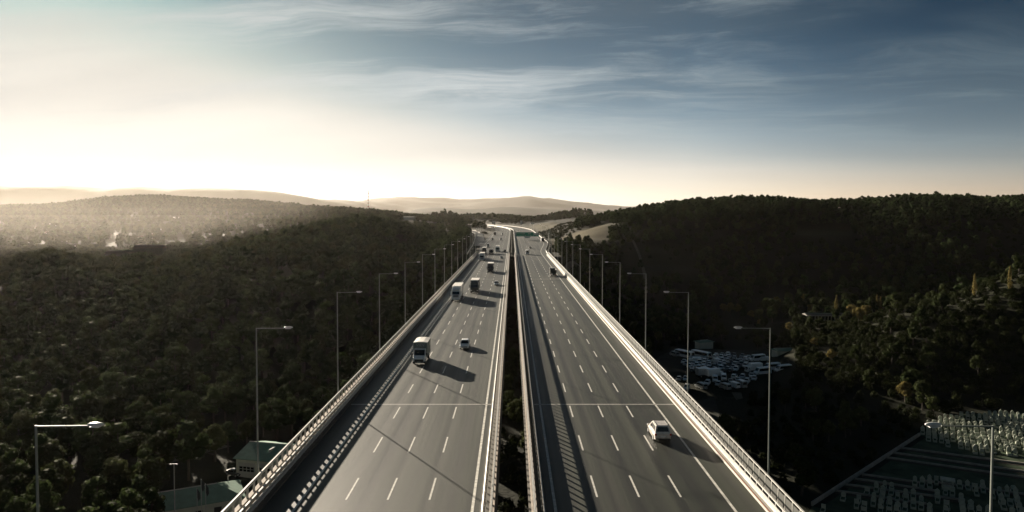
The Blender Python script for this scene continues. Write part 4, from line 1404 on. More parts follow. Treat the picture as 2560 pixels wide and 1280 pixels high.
def hip_building(name, label, cat, x, y, z, rz, lx, ly, h, rh, wall, roof, ends=(1, 1), over=0.5, group=None):
    """long building along local X with a pitched roof (gable 0 or hip 1 at each end)"""
    t = thing(name, label, cat, (x, y, z), rz, group)
    hx, hy = lx / 2, ly / 2
    MB().box(-hx, hx, -hy, hy, -0.5, h).build('wall', wall, t)
    a, b_ = hx + over, hy + over
    r0 = -a + (hy if ends[0] else 0)
    r1 = a - (hy if ends[1] else 0)
    zt = h + rh
    b = MB()
    zb = h + 0.01
    b.add([(-a, -b_, zb), (a, -b_, zb), (a, b_, zb), (-a, b_, zb), (r0, 0, zt), (r1, 0, zt), (-a, -b_, zb + 0.15), (a, -b_, zb + 0.15), (a, b_, zb + 0.15), (-a, b_, zb + 0.15)],
          [(3, 2, 1, 0), (0, 1, 7, 6), (1, 2, 8, 7), (2, 3, 9, 8), (3, 0, 6, 9), (6, 7, 5, 4), (8, 9, 4, 5), (7, 8, 5), (9, 6, 4)])
    rf = b.build('roof', roof, t)
    b = MB()
    b.tube([(r0, 0, zt + 0.03), (r1, 0, zt + 0.03)], 0.14, 5)
    b.build('ridge_cap', M_WALLW, rf)
    return t


# garage shed just beyond the left railing
gx, gy = px_ground(660, 1195, ZV)
t = hip_building('garage_shed', 'green roofed garage shed with panelled doors just beyond the left railing', 'garage', -54.5, 166.0, ZV, R(-14), 16.0, 12.0, 4.3, 2.0, M_WALL, M_ROOFG, (0, 0))
for i in range(3):
    x0 = -7.6 + i * 5.1
    d = MB().box(x0 + 0.25, x0 + 4.5, -6.06, -5.9, 0.0, 3.5).build('garage_door', M_WALLW, t)
    for r_ in range(2):
        for c_ in range(4):
            a = x0 + 0.5 + c_ * 0.98
            MB().box(a, a + 0.8, -6.09, -6.055, 1.45 + r_ * 0.62, 1.95 + r_ * 0.62).build('pane', M_GLASS, d)
MB().box(-1.2, -0.8, -3.4, 0.4, 5.25, 6.05).build('roof_hatch', M_WALLW, t)

t = hip_building('office_building', 'low office building with green hipped roof and flagpoles beside the left railing', 'building', -66.0, 141.5, ZV, R(27), 21.0, 10.0, 3.3, 2.0, M_WALL, M_ROOFG, (1, 1), 0.45)
for a in (-2.2, 1.2):
    window(t, ((10.5, a, 1.0), (10.5, a + 1.5, 1.0), (10.5, a + 1.5, 2.3), (10.5, a, 2.3)))
for a in (-8, -5, -2, 1.5):
    window(t, ((a, -5, 1.0), (a + 1.5, -5, 1.0), (a + 1.5, -5, 2.3), (a, -5, 2.3)))
MB().box(5.0, 6.4, -5.06, -4.95, 0.0, 2.3).build('door', M_BLACK, t)
MB().box(10.52, 10.75, -4.0, 4.0, 2.6, 3.0).build('awning', M_WALLW, t)
MB().disc((8.1, 0, 6.0), 0.36, 0.10, 12).build('dish_antenna', M_WALL, t)
MB().tube([(8.1, 0, 5.2), (8.1, 0, 6.0)], 0.06, 5).build('antenna_post', M_POST, t)
for i, (fx, fy) in enumerate(((493, 1330), (504, 1330), (482, 1335))):
    X, Yq = px_ground(fx, fy, ZV)
    lab = ('tallest dark flagpole in front of the office building', 'right flagpole in front of the office building', 'left flagpole in front of the office building')[i]
    f = thing('flagpole', lab, 'flagpole', (X, Yq, ZV))
    hh = (9.5, 8.6, 8.0)[i]
    MB().tube([(0, 0, 0), (0, 0, hh)], [0.09, 0.05], 6).build('pole', M_POST, f)
    b = MB()
    b.add([(0.05, 0, hh), (0.5, 0.15, hh - 0.9), (0.7, -0.1, hh - 1.9), (0.25, 0.1, hh - 2.6), (0.05, 0, hh - 1.8),
           (0.05, 0.03, hh), (0.5, 0.18, hh - 0.9), (0.7, -0.07, hh - 1.9), (0.25, 0.13, hh - 2.6), (0.05, 0.03, hh - 1.8)],
          [(0, 1, 2, 3, 4), (9, 8, 7, 6, 5), (0, 5, 6, 1), (1, 6, 7, 2), (2, 7, 8, 3), (3, 8, 9, 4)])
    b.build('flag', M_DARKP, f)
X, Yq = px_ground(425, 1330, ZV)
f = thing('floodlight_mast', 'thin floodlight mast behind the office building with a cross head', 'lamp post', (X, Yq, ZV))
MB().tube([(0, 0, 0), (0, 0, 12.5)], [0.12, 0.07], 6).build('pole', M_POST, f)
MB().box(-0.75, 0.75, -0.05, 0.05, 12.4, 12.5).build('cross_bar', M_DARKP, f)
for s in (-0.6, 0.6):
    MB().box(s - 0.16, s + 0.16, -0.2, 0.05, 12.25, 12.5).build('floodlight', M_DARKP, f)
X, Yq = px_ground(578, 1196, ZV)
t = put(car('parked_car', 'dark car parked left of the garage shed', M_DARKP, 'sedan'), X, Yq, False, ZV + 0.07, R(60))

# long roofs behind the trees on the left hill crest
for (xp, yp, Z, lx, h, lab) in ((374, 613, 560, 21, 5.2, 'long dark roofed hall behind the trees on the left crest'), (308, 627, 570, 24, 3.0, 'lower hall adjoining the long hall on the left crest')):
    X = (xp - 1280) / F * Z
    zt = yz(Z, yp)
    hip_building('hill_hall', lab, 'hall', X, Z, zt - h - 2.2, R(12), lx, 10, h, 2.2, M_CONCD, M_ROOFR, (0, 0))
# small shed right of the car lot and hut with canopy roof behind it
X, Yq = px_ground(1982, 903, ZV)
t = hip_building('lot_shed', 'small dim shed at the right end behind the car lot', 'shed', X, Yq + 6, ZV, R(8), 10, 5, 3.2, 0.8, M_WALL, M_ROOFG, (0, 0), 0.3)
MB().box(0.2, 3.2, -2.56, -2.45, 0.6, 2.6).build('door', M_BLACK, t)
X, Yq = px_ground(1772, 876, ZV)
hip_building('lot_kiosk', 'low kiosk with a pale lit roof behind the left of the car lot', 'kiosk', X, Yq + 6, ZV, R(20), 7, 4, 2.6, 0.7, M_WALL, M_ROOFG, (1, 1), 0.5)
# glazed nursery house under the trees beyond
X, Yq = px_ground(2064, 836, ZV)
Yq = 372.0
X = (2064 - 1280) / F * Yq
z0 = max(gz1(X, Yq), -36) - 0.3
t = hip_building('nursery_house', 'long low glazed house with pale posts among trees beyond the car lot', 'greenhouse', X, Yq, z0, R(-4), 19, 7, 3.0, 1.0, M_GLASS, M_CONCD, (0, 0), 0.6)
for i in range(12):
    MB().box(-9.3 + i * 1.66, -9.15 + i * 1.66, -3.75, -3.6, 0, 3.0).build('post', M_WALLW, t)
MB().box(-9.7, 9.7, -3.8, -3.65, 0.6, 0.8).build('rail', M_WALLW, t)
# white house peeping out of the right hill wood
Z = 770
X = (2366 - 1280) / F * Z
hip_building('hill_house', 'tiny white house among the trees near the top of the right hill', 'house', X, Z, yz(Z, 521), 0.3, 7, 6, 3.4, 1.6, M_WALLW, M_ROOFR)
# pale flat roofed structure beyond the left hill
Z = 980
X = (1024 - 1280) / F * Z
hip_building('flat_hall', 'pale flat roofed building peeping past the right shoulder of the left hill', 'building', X, Z, yz(Z, 549), -0.2, 14, 9, 3.4, 0.7, M_WALLW, M_WALLW, (0, 0), 1.2)

# scattered houses in the hazy valley on the left
HZ = [(75, 533, 0), (152, 525, 0), (88, 530, 1), (72, 549, 1), (92, 577, 0), (130, 565, 2), (20, 607, 0), (78, 614, 0), (208, 622, 2), (268, 597, 0), (302, 596, 0), (352, 599, 1), (372, 597, 0),
      (455, 527, 0), (440, 548, 2), (590, 515, 1), (617, 515, 0), (676, 527, 1), (700, 556, 2), (712, 560, 1), (40, 560, 1), (118, 590, 0), (165, 603, 1), (230, 560, 1), (12, 578, 2), (520, 575, 1), (405, 575, 0), (330, 560, 1)]
proto = {}
for i, (xp, yp, kd) in enumerate(HZ):
    # walk along the ray until it meets the terrain
    Zs = np.linspace(760, 4200, 900)
    Xs = (xp - 1280) / F * Zs
    below = np.nonzero(gz(Xs, Zs) >= yz(Zs, yp))[0]
    Z = float(Zs[below[0]]) if len(below) else 1300.0
    X = (xp - 1280) / F * Z
    lab = ('white walled house with tiled roof in the hazy left valley', 'small tiled roof house in the hazy left valley', 'long pale shed in the hazy left valley')[kd]
    g = ('white houses in the hazy valley', 'tiled houses in the hazy valley', 'long sheds in the hazy valley')[kd]
    z = gz1(X, Z)
    if kd not in proto:
        proto[kd] = hip_building(('village_house', 'village_house', 'village_shed')[kd], lab, ('house', 'house', 'shed')[kd], X, Z, z, 0.0, (9, 8, 22)[kd], (7, 7, 8)[kd], (5.0, 3.6, 3.4)[kd], (2.0, 2.0, 1.0)[kd],
                                 (M_WALLW, M_WALL, M_WALLW)[kd], (M_ROOFR, M_ROOFR, M_WALLW)[kd], (1, 0, 0), 0.5, g)
        for a in (-3.3, -0.5, 2.1):
            window(proto[kd], ((a, -(3.5, 3.5, 4)[kd], 1.2), (a + 1.1, -(3.5, 3.5, 4)[kd], 1.2), (a + 1.1, -(3.5, 3.5, 4)[kd], 2.5), (a, -(3.5, 3.5, 4)[kd], 2.5)))
        proto[kd].rotation_euler = (0, 0, rng.uniform(-0.6, 0.6))
    else:
        c = copy_tree(proto[kd])
        c.location = (X, Z, z)
        c.rotation_euler = (0, 0, rng.uniform(-0.8, 0.8))

# ------------------------------------------------------------------ cemetery
gp = {}


def gravestone(kind):
    t = thing('gravestone', 'grave', 'gravestone')
    MB().box(-0.5, 0.5, -1.9, -0.05, 0, 0.42).build('grave_slab', M_STONE, t)
    MB().box(-0.36, 0.36, -1.75, -0.2, 0.42, 0.47).build('planting_bed', M_LAWN, t)
    b = MB()
    if kind == 0:
        pr = [(-0.42, 0), (0.42, 0), (0.42, 1.15)] + [(0.42 * math.cos(a), 1.15 + 0.42 * math.sin(a)) for a in np.linspace(0, math.pi, 7)[1:-1]] + [(-0.42, 1.15)]
    elif kind == 1:
        pr = [(-0.48, 0), (0.48, 0), (0.48, 1.3), (-0.48, 1.3)]
    else:
        pr = [(-0.40, 0), (0.40, 0), (0.48, 1.2), (0.22, 1.5), (0, 1.75), (-0.22, 1.5), (-0.48, 1.2)]
    b.loft([[(x, y, z) for x, z in pr] for y in (0.2, 0.0)])
    b.build('headstone', M_STONE, t)
    return t


e1, e2 = np.array([0.865, -0.502]), np.array([0.502, 0.865])
org = np.array(px_ground(2130, 1150))
GA = [(2300, 1105), (2330, 1068), (2420, 1040), (2600, 1045), (2600, 1150), (2460, 1140)]
GB = [(2060, 1262), (2120, 1240), (2200, 1222), (2330, 1212), (2600, 1235), (2600, 1300), (2050, 1300)]


def inside(p, poly):
    r_ = False
    for i in range(len(poly)):
        (x1, y1), (x2, y2) = poly[i], poly[i - 1]
        if (y1 > p[1]) != (y2 > p[1]) and p[0] < (x2 - x1) * (p[1] - y1) / (y2 - y1) + x1:
            r_ = not r_
    return r_


ng = 0
words = ['round topped', 'square topped', 'pointed']
for r_ in range(-16, 24):
    for c_ in range(-30, 60):
        p = org + e1 * (c_ * 1.45 + rng.uniform(-.12, .12)) + e2 * (r_ * 2.9)
        if p[1] < 30:
            continue
        px_, py_ = 1280 + F * p[0] / p[1], YV + F * (HCAM - ZV) / p[1]
        A, B_ = inside((px_, py_), GA), inside((px_, py_), GB)
        if not (A or B_) or rng.random() > (0.74 if A else (0.5 if py_ > 1238 else 0.34)):
            continue
        kd = int(rng.integers(0, 3))
        if kd not in gp:
            gp[kd] = gravestone(kd)
            t = gp[kd]
        else:
            t = copy_tree(gp[kd])
        blk = 'far block' if A else 'near block'
        t['label'] = '%s pale gravestone with slab in the %s of the hillside cemetery' % (words[kd], blk)
        t['group'] = '%s gravestones in the %s of the cemetery' % (words[kd], blk)
        t.location = (p[0], p[1], ZV + 0.06)
        t.rotation_euler = (0, 0, R(-30) + rng.uniform(-.06, .06))
        s = rng.uniform(0.8, 1.25)
        t.scale = (rng.uniform(.85, 1.15), 1, s)
        ng += 1
MB_k = None
for i, (x0, y0, x1, y1) in enumerate(((2262, 1128, 2600, 1172), (2240, 1140, 2600, 1192), (2222, 1152, 2600, 1207), (2165, 1196, 2330, 1220), (2145, 1207, 2360, 1240), (2122, 1222, 2420, 1262), (2098, 1238, 2330, 1272), (2320, 1212, 2600, 1250))):
    a, b_ = np.array(px_ground(x0, y0)), np.array(px_ground(x1, y1))
    L = float(np.linalg.norm(b_ - a))
    t = thing('terrace_kerb', 'low stone terrace kerb across the cemetery lawn', 'kerb', (a[0], a[1], ZV), math.atan2(b_[1] - a[1], b_[0] - a[0]), 'terrace kerbs of the cemetery')
    MB().box(0, L, -0.2, 0.2, 0.05, 0.5).build('coping', M_CONC, t)
    MB().box(0, L, -1.5, -0.21, 0.05, 0.12).build('soil_bed', M_BARK, t)
a, b_ = np.array(px_ground(2040, 1275)), np.array(px_ground(2310, 1095))
L = float(np.linalg.norm(b_ - a))
t = thing('cemetery_wall', 'low boundary wall running along the left side of the cemetery', 'wall', (a[0], a[1], ZV), math.atan2(b_[1] - a[1], b_[0] - a[0]))
MB().box(0, L, -0.2, 0.2, 0, 0.9).build('wall', M_CONC, t)
MB().box(0, L, -1.6, -0.2, 0.03, 0.07).build('footway', M_LOT, t)
X, Yq = px_ground(2383, 1232)
t = thing('family_tomb', 'roofed family tomb standing alone on the cemetery lawn', 'tomb', (X, Yq, ZV + 0.05), R(-30))
for sx in (-1, 1):
    for sy in (-0.7, 0.7):
        MB().box(sx - 0.12, sx + 0.12, sy - 0.12, sy + 0.12, 0, 2.0).build('pillar', M_STONE, t)
MB().box(-1.4, 1.4, -1.1, 1.1, 2.0, 2.3).build('roof', M_STONE, t)
MB().box(-0.8, 0.8, -0.6, 0.6, 0, 0.8).build('tomb_chest', M_STONE, t)


# ------------------------------------------------------------------ trees
def clump(b, p, n, size, bend=0.25):
    """one leaf spray: a bent quad lying across the direction n"""
    n = Vector(n).normalized()
    a = n.orthogonal().normalized()
    q = random.uniform(0, 2 * math.pi)
    u = a * math.cos(q) + n.cross(a) * math.sin(q)
    v = n.cross(u)
    s = size * random.uniform(0.6, 1.3)
    p = Vector(p)
    i = len(b.v)
    b.v.extend([tuple(p - u * s - n * s * bend), tuple(p - v * s * 0.7 + n * s * 0.1), tuple(p + u * s - n * s * bend), tuple(p + v * s * 0.7 + n * s * 0.1)])
    b.f.extend([(i, i + 1, i + 3), (i + 1, i + 2, i + 3)])
    b.m.extend([0, 0])


def rdir(up=0.2):
    while True:
        v = Vector((random.gauss(0, 1), random.gauss(0, 1), random.gauss(up, 1)))
        if v.length > 0.2:
            return v.normalized()


def limb_mesh(H, crown0, rad, n=6, spread=2.0, bend=0.4):
    b = MB()
    pts = [(random.uniform(-bend, bend) * i / 4, random.uniform(-bend, bend) * i / 4, H * i / 4) for i in range(5)]
    pts[0] = (0, 0, -0.8)
    b.tube(pts, [rad * 1.25, rad, rad * 0.8, rad * 0.5, rad * 0.2], 6)
    for i in range(n):
        f = random.uniform(crown0, 0.9)
        j = min(int(f * 4), 3)
        p0 = Vector(pts[j]).lerp(Vector(pts[j + 1]), f * 4 - j)
        a = random.uniform(0, 2 * math.pi)
        L = spread * (1.1 - f * 0.7)
        p1 = p0 + Vector((math.cos(a) * L, math.sin(a) * L, L * random.uniform(0.3, 0.8)))
        b.tube([p0, p0.lerp(p1, 0.5) + Vector((0, 0, -0.1)), p1], [rad * 0.4, rad * 0.28, rad * 0.1], 4)
    return b


def core(b, H, prof, n=7):
    """closed ragged inner body so that a crown shades itself"""
    rings = []
    for f, r_ in prof:
        rings.append([(r_ * random.uniform(.75, 1.15) * math.cos(q), r_ * random.uniform(.75, 1.15) * math.sin(q), H * f) for q in [2 * math.pi * j / n for j in range(n)]])
    b.loft(rings)


def pine_crown(seed, n=330, H=9.5, rw=2.9):
    """domed head of a red pine: a few merging pads of needles"""
    random.seed(seed)
    b = MB()
    pads = [(Vector((0, 0, H * 0.86)), rw * 0.50)]
    for i in range(9):
        f = random.uniform(0.42, 0.80)
        r0 = rw * (0.72 - 0.5 * (f - 0.42)) * random.uniform(0.55, 1.0)
        a = i * 2.4 + random.uniform(-0.4, 0.4)
        pads.append((Vector((r0 * math.cos(a), r0 * math.sin(a), H * f)), rw * random.uniform(0.36, 0.52)))
    for c, r_ in pads:
        b.loft([[(c.x + r_ * .8 * math.cos(q) * math.sin(f), c.y + r_ * .8 * math.sin(q) * math.sin(f), c.z - r_ * .62 * math.cos(f)) for q in [2 * math.pi * j / 6 for j in range(6)]] for f in (0.5, 1.2, 1.9, 2.6)])
    for _ in range(n):
        c, r_ = random.choice(pads)
        d = rdir(0.5)
        k_ = random.uniform(0.82, 1.10)
        p = c + Vector((d.x * r_ * k_, d.y * r_ * k_, d.z * r_ * 0.8 * k_))
        clump(b, p, d + rdir() * 0.45, 0.44)
    return b


def broad_crown(seed, n=420, H=8.5, rw=3.4, base=0.28, squash=1.0):
    random.seed(seed)
    b = MB()
    lobes = []
    for i in range(11):
        a = random.uniform(0, 6.28)
        f = random.uniform(base + 0.12, 0.86)
        r0 = rw * (1 - ((f - 0.52) / 0.6) ** 2) * random.uniform(0.25, 0.72)
        lobes.append((Vector((r0 * math.cos(a), r0 * math.sin(a), H * f)), random.uniform(0.30, 0.48) * rw))
    lobes.append((Vector((0, 0, H * 0.84)), rw * 0.42))
    for c, r_ in lobes:
        rings = [[(c.x + r_ * .72 * math.cos(q) * math.sin(f), c.y + r_ * .72 * math.sin(q) * math.sin(f), c.z - r_ * .72 * math.cos(f)) for q in [2 * math.pi * j / 6 for j in range(6)]] for f in (0.5, 1.2, 1.9, 2.6)]
        b.loft(rings)
    for _ in range(n):
        c, r_ = random.choice(lobes)
        d = rdir(0.35)
        p = c + d * r_ * random.uniform(0.72, 1.08)
        p.z = max(p.z, H * base * 0.8)
        clump(b, (p.x, p.y, p.z * squash), d + rdir() * 0.5, 0.46)
    return b


def poplar_crown(seed, n=300, H=13, rw=1.5):
    random.seed(seed)
    b = MB()
    for _ in range(n):
        f = random.uniform(0.12, 1.0)
        r_ = rw * min(1, (f - 0.05) * 4) * (1 - f) ** 0.5 * math.sqrt(random.uniform(0.2, 1.0)) * random.uniform(0.8, 1.25)
        a = random.uniform(0, 6.28)
        clump(b, (r_ * math.cos(a), r_ * math.sin(a), H * f), Vector((math.cos(a), math.sin(a), 0.4)) + rdir() * 0.4, 0.42)
    return b


def shrub_crown(seed, n=150, rw=1.7, H=2.6):
    random.seed(seed)
    b = MB()
    for _ in range(n):
        d = rdir(0.5)
        d.z = abs(d.z)
        k = random.uniform(0.6, 1.05)
        clump(b, (d.x * rw * k, d.y * rw * k, 0.15 + d.z * H * k), d + rdir() * 0.5, 0.40)
    return b


NV = 4
CROWN = {'pine': [pine_crown(100 + i, 330, 9.0 + i * 0.5, 2.6 + 0.25 * i).mesh('pine_crown', M_PINE) for i in range(NV)],
         'broad': [broad_crown(200 + i).mesh('broad_crown', M_LEAF) for i in range(NV)],
         'autumn': [broad_crown(230 + i, 380, 7.0, 2.6).mesh('autumn_crown', M_AUTUMN) for i in range(2)],
         'poplar': [poplar_crown(260 + i).mesh('poplar_crown', M_AUTUMN) for i in range(2)],
         'shrub': [shrub_crown(300 + i).mesh('shrub_crown', M_SHRUB) for i in range(3)]}
random.seed(5)
TRUNK = {'pine': [limb_mesh(8.6 + i * 0.5, 0.3, 0.20, 7, 1.8, 0.25).mesh('pine_trunk', M_BARK) for i in range(NV)],
         'broad': [limb_mesh(6.8, 0.25, 0.24, 8, 2.4).mesh('broad_trunk', M_BARK) for i in range(NV)],
         'autumn': [limb_mesh(5.6, 0.25, 0.17, 7, 1.9).mesh('autumn_trunk', M_BARK) for i in range(2)],
         'poplar': [limb_mesh(12, 0.15, 0.17, 8, 0.9, 0.15).mesh('poplar_trunk', M_BARK) for i in range(2)],
         'shrub': [limb_mesh(1.6, 0.1, 0.07, 5, 1.0, 0.1).mesh('shrub_stem', M_BARK) for i in range(3)]}
HT = {'pine': 10.0, 'broad': 8.5, 'autumn': 7.0, 'poplar': 13.0, 'shrub': 2.8}
RW = {'pine': 2.9, 'broad': 3.8, 'autumn': 3.0, 'poplar': 1.5, 'shrub': 1.8}


def scatter(Ya, Yb, pxa, pxb, spacing, keep):
    """jittered points over a fan of the terrain, thinned by keep(X, Y, px)"""
    n = int((Yb * Yb - Ya * Ya) / 2 * (pxb - pxa) / F / (spacing * spacing))
    Y = np.sqrt(rng.uniform(Ya * Ya, Yb * Yb, n))
    px = rng.uniform(pxa, pxb, n)
    X = (px - 1280) / F * Y
    p = keep(X, Y, px)
    m = rng.random(n) < p
    X, Y = X[m], Y[m]
    # keep a least distance
    cell = {}
    ok = np.zeros(len(X), bool)
    for i in range(len(X)):
        c = (int(X[i] // spacing), int(Y[i] // spacing))
        good = True
        for a in (-1, 0, 1):
            for b_ in (-1, 0, 1):
                for j in cell.get((c[0] + a, c[1] + b_), ()):
                    if (X[i] - X[j]) ** 2 + (Y[i] - Y[j]) ** 2 < (spacing * 0.72) ** 2:
                        good = False
        if good:
            ok[i] = True
            cell.setdefault(c, []).append(i)
    return X[ok], Y[ok]


def road_free(X, Y, pad=4.0):
    d = X - cshift(Y)
    on = (d > -(27 + pad) - 5 * (Y > 430)) & (d < 26 + pad + 9.3 * sstep(440, 640, Y)) & (Y < 2600)
    on |= (np.abs(X - ramp_x(Y)) < 7 + pad) & (Y > 560) & (Y < 1340)
    return ~on


LOTP = [px_ground(*p) for p in ((1640, 1060), (1830, 1100), (1870, 1005), (1996, 952), (1996, 912), (1950, 876), (1690, 862), (1625, 890))]
CEMP = [px_ground(*p) for p in ((2000, 1400), (2800, 1400), (2800, 1020), (2410, 1025), (2280, 1090), (2030, 1265))]
YARD = [px_ground(*p) for p in ((390, 1480), (1000, 1480), (820, 1110), (640, 1118), (575, 1165), (520, 1200), (380, 1243))]


TRKP = [px_ground(*p) for p in ((345, 1190), (420, 1135), (560, 1105), (600, 1120), (480, 1165), (370, 1195))]


def yards_free(X, Y):
    k_ = np.ones(len(X), bool)
    near = Y < 340
    for i in np.nonzero(near)[0]:
        p = (X[i], Y[i])
        if inside(p, LOTP) or inside(p, CEMP) or inside(p, YARD) or inside(p, TRKP):
            k_[i] = False
    return k_


def bare_slope(X, Y):
    px = 1280 + F * X / np.maximum(Y, 8)
    return (px > 1355) & (px < 1505 + 0.25 * (Y - 600)) & (Y > 560) & (Y < 735)


def keep_wood(X, Y, px):
    k_ = road_free(X, Y) & yards_free(X, Y) & ~bare_slope(X, Y)
    dens = np.where(open_ground(X, Y) > 0.35, 0.04, 1.0) * np.where(dry_ground(X, Y) > 0.25, 0.03, 1.0)
    # an open strip with single trees beyond the car lot
    dens *= np.where((px > 1790) & (px < 2235) & (Y > 328) & (Y < 402), 0.12, 1.0)
    # thinner scrub and clearings on the middle of the right hill
    scr = (px > 1480) & (Y > 390) & (Y < 640)
    dens *= np.where(scr, 0.25 + 0.75 * sstep(0.42, 0.6, vnoise(X, Y, 45, 12)), 1.0)
    return k_ * dens


TR = []          # kind, variant, X, Y, z, scale, rot, zone


def add_trees(X, Y, mixer, smin, smax, zone):
    Zg = gz(X, Y)
    for i in range(len(X)):
        kd = mixer(X[i], Y[i])
        TR.append([kd, int(rng.integers(0, len(CROWN[kd]))), X[i], Y[i], Zg[i] - 0.2, rng.uniform(smin, smax), rng.uniform(0, 6.28), zone])


def mix_left(x, y):
    px = 1280 + F * x / y
    if px < 300 and y > 380:
        return 'broad'
    q = vnoise(np.array([x]), np.array([y]), 55, 20)[0]
    return 'pine' if rng.random() < (0.92 if q > 0.38 else 0.45) else 'broad'


def mix_right(x, y):
    if y > 640:
        return 'pine' if rng.random() < 0.85 else 'broad'
    r_ = rng.random()
    if y < 345:
        return 'shrub' if r_ < 0.92 else 'broad'  # bushes in the darkest leaf colour, which carries the shade of this slope
    return 'shrub' if r_ < 0.45 else ('broad' if r_ < 0.8 else 'pine')


X, Y = scatter(118, 830, -140, 1180, 5.3, lambda a, b, c: keep_wood(a, b, c) * ((b > 168) | (c < 470)))
add_trees(X, Y, mix_left, 0.78, 1.38, 'left')
X, Y = scatter(130, 640, 1390, 2720, 4.2, lambda a, b, c: keep_wood(a, b, c) * (b > 150))
add_trees(X, Y, mix_right, 0.7, 1.15, 'right')
X, Y = scatter(640, 930, 1440, 2720, 4.8, keep_wood)
add_trees(X, Y, mix_right, 0.75, 1.2, 'right hill')
# scrub under and beside the viaduct, added in the gap to darken its ground
X, Y = scatter(60, 420, 700, 1900, 4.0, lambda a, b, c: yards_free(a, b) * (np.abs(a) < 60) * 0.7 * (gz(a, b) < -9))
add_trees(X, Y, lambda x, y: 'shrub' if rng.random() < 0.75 else 'broad', 0.7, 1.0, 'valley')
# bushes thick on the near right slope and along the road banks beyond the viaduct
X, Y = scatter(212, 350, 1930, 2720, 2.9, lambda a, b, c: yards_free(a, b) * ((gz(a, b) > -34.5) | (b > 262)) * 0.9)
add_trees(X, Y, lambda x, y: 'shrub', 0.55, 1.15, 'right')
X, Y = scatter(425, 1000, 1000, 1560, 4.0, lambda a, b, c: road_free(a, b, 1.0) * ~bare_slope(a, b) * (np.abs(a - cshift(b)) < 95) * np.where(dry_ground(a, b) > 0.3, 0.02, 0.75))
add_trees(X, Y, lambda x, y: 'shrub', 0.5, 1.1, 'bank')
nA = len(TR)
# far woods: fewer, larger crowns
X, Y = scatter(830, 2700, -140, 1480, 9.5, lambda a, b, c: road_free(a, b, 10) * np.where(open_ground(a, b) > 0.5, 0.10, np.where(b < 1500, 0.55, 0.95)) * np.where(dry_ground(a, b) > 0.2, 0, 1) * ~((c > 1290) & (c < 1490) & (b < 1550)))
add_trees(X, Y, lambda x, y: 'broad' if rng.random() < 0.6 else 'pine', 1.0, 1.7, 'far')

# special trees seen one by one: poplars and autumn trees beyond the car lot
SPEC = [('autumn', 1812, 786, 0.9), ('broad', 1868, 770, 1.2), ('autumn', 1945, 770, 1.0), ('autumn', 2010, 765, 1.1), ('broad', 2118, 770, 1.15), ('autumn', 2135, 800, 1.25), ('autumn', 2225, 770, 1.1), ('autumn', 1905, 822, 0.7), ('broad', 1990, 860, 0.8),
        ('poplar', 2094, 800, 1.1), ('poplar', 2196, 775, 0.95), ('poplar', 2205, 778, 0.85), ('autumn', 1828, 790, 1.15), ('autumn', 1848, 786, 0.95), ('autumn', 1880, 800, 0.8),
        ('broad', 1920, 790, 1.3), ('broad', 1970, 795, 1.0), ('autumn', 2030, 790, 1.0), ('broad', 2060, 785, 1.25), ('autumn', 2150, 815, 1.2), ('autumn', 2170, 800, 1.0), ('broad', 2180, 790, 1.3), ('autumn', 1975, 835, 0.8),
        ('autumn', 2335, 755, 0.9), ('autumn', 2360, 748, 0.8), ('autumn', 2085, 905, 0.7), ('autumn', 2270, 1010, 1.0), ('broad', 2290, 1000, 1.2), ('poplar', 2440, 745, 0.8), ('poplar', 2528, 730, 0.8), ('autumn', 1474, 690, 0.9), ('autumn', 2040, 870, 0.6)]
SPECN = len(TR)
for kd, xp, yp, s in SPEC:
    Zs = np.linspace(170, 700, 1200)
    Xs = (xp - 1280) / F * Zs
    hit = np.nonzero(gz(Xs, Zs) >= yz(Zs, yp))[0]
    Z = float(Zs[hit[0]]) if len(hit) else 380.0
    Z = min(Z, 420.0) if yp > 770 else Z
    X0 = (xp - 1280) / F * Z
    TR.append([kd, int(rng.integers(0, len(CROWN[kd]))), X0, Z, gz1(X0, Z) - 0.2, s, rng.uniform(0, 6.28), 'single'])

# how much of each tree the camera sees: sweep from near to far, keeping the highest line seen so far
TA = np.array([[t_[2], t_[3], t_[4], HT[t_[0]] * t_[5], RW[t_[0]] * t_[5]] for t_ in TR])
pxc = 1280 + F * TA[:, 0] / TA[:, 1]
hw = F * TA[:, 4] / TA[:, 1]
ytop = YV + F * (HCAM - TA[:, 2] - TA[:, 3]) / TA[:, 1]
ybot = YV + F * (HCAM - TA[:, 2]) / TA[:, 1]
hor = np.full(1280, 1280.0)
for c_ in range(1280):
    x = c_ * 2 + 1
    d = abs(x - 1280)
    if d < 720:
        hor[c_] = 1280.0 if d > 0.975 * (1280 - YV) else YV + d / 0.975
vis = np.zeros(len(TR))
for i in np.argsort(TA[:, 1]):
    a, b_ = int((pxc[i] - hw[i]) // 2), int((pxc[i] + hw[i]) // 2) + 1
    a, b_ = max(a, 0), min(b_, 1280)
    if a >= b_:
        continue
    seg = hor[a:b_]
    if ytop[i] > 1279:
        continue
    v = np.clip(np.minimum(seg, ybot[i]) - ytop[i], 0, None)
    vis[i] = v.sum() * 2
    hor[a:b_] = np.minimum(seg, ytop[i] + 0.25 * (ybot[i] - ytop[i]))
size = vis * (vis > 25)
single = np.zeros(len(TR), bool)
single[SPECN:] = True
for kd in ('pine', 'broad', 'shrub'):
    ids = np.array([i for i, t_ in enumerate(TR) if t_[0] == kd and size[i] > 0])
    if len(ids):
        single[ids[np.argsort(-size[ids])][:(290 if kd != 'shrub' else 150)]] = True
NAMES = {'pine': ('pine_tree', 'pine'), 'broad': ('broadleaf_tree', 'broadleaf tree'), 'autumn': ('autumn_tree', 'autumn tree'), 'poplar': ('poplar_tree', 'poplar'), 'shrub': ('shrub', 'shrub')}
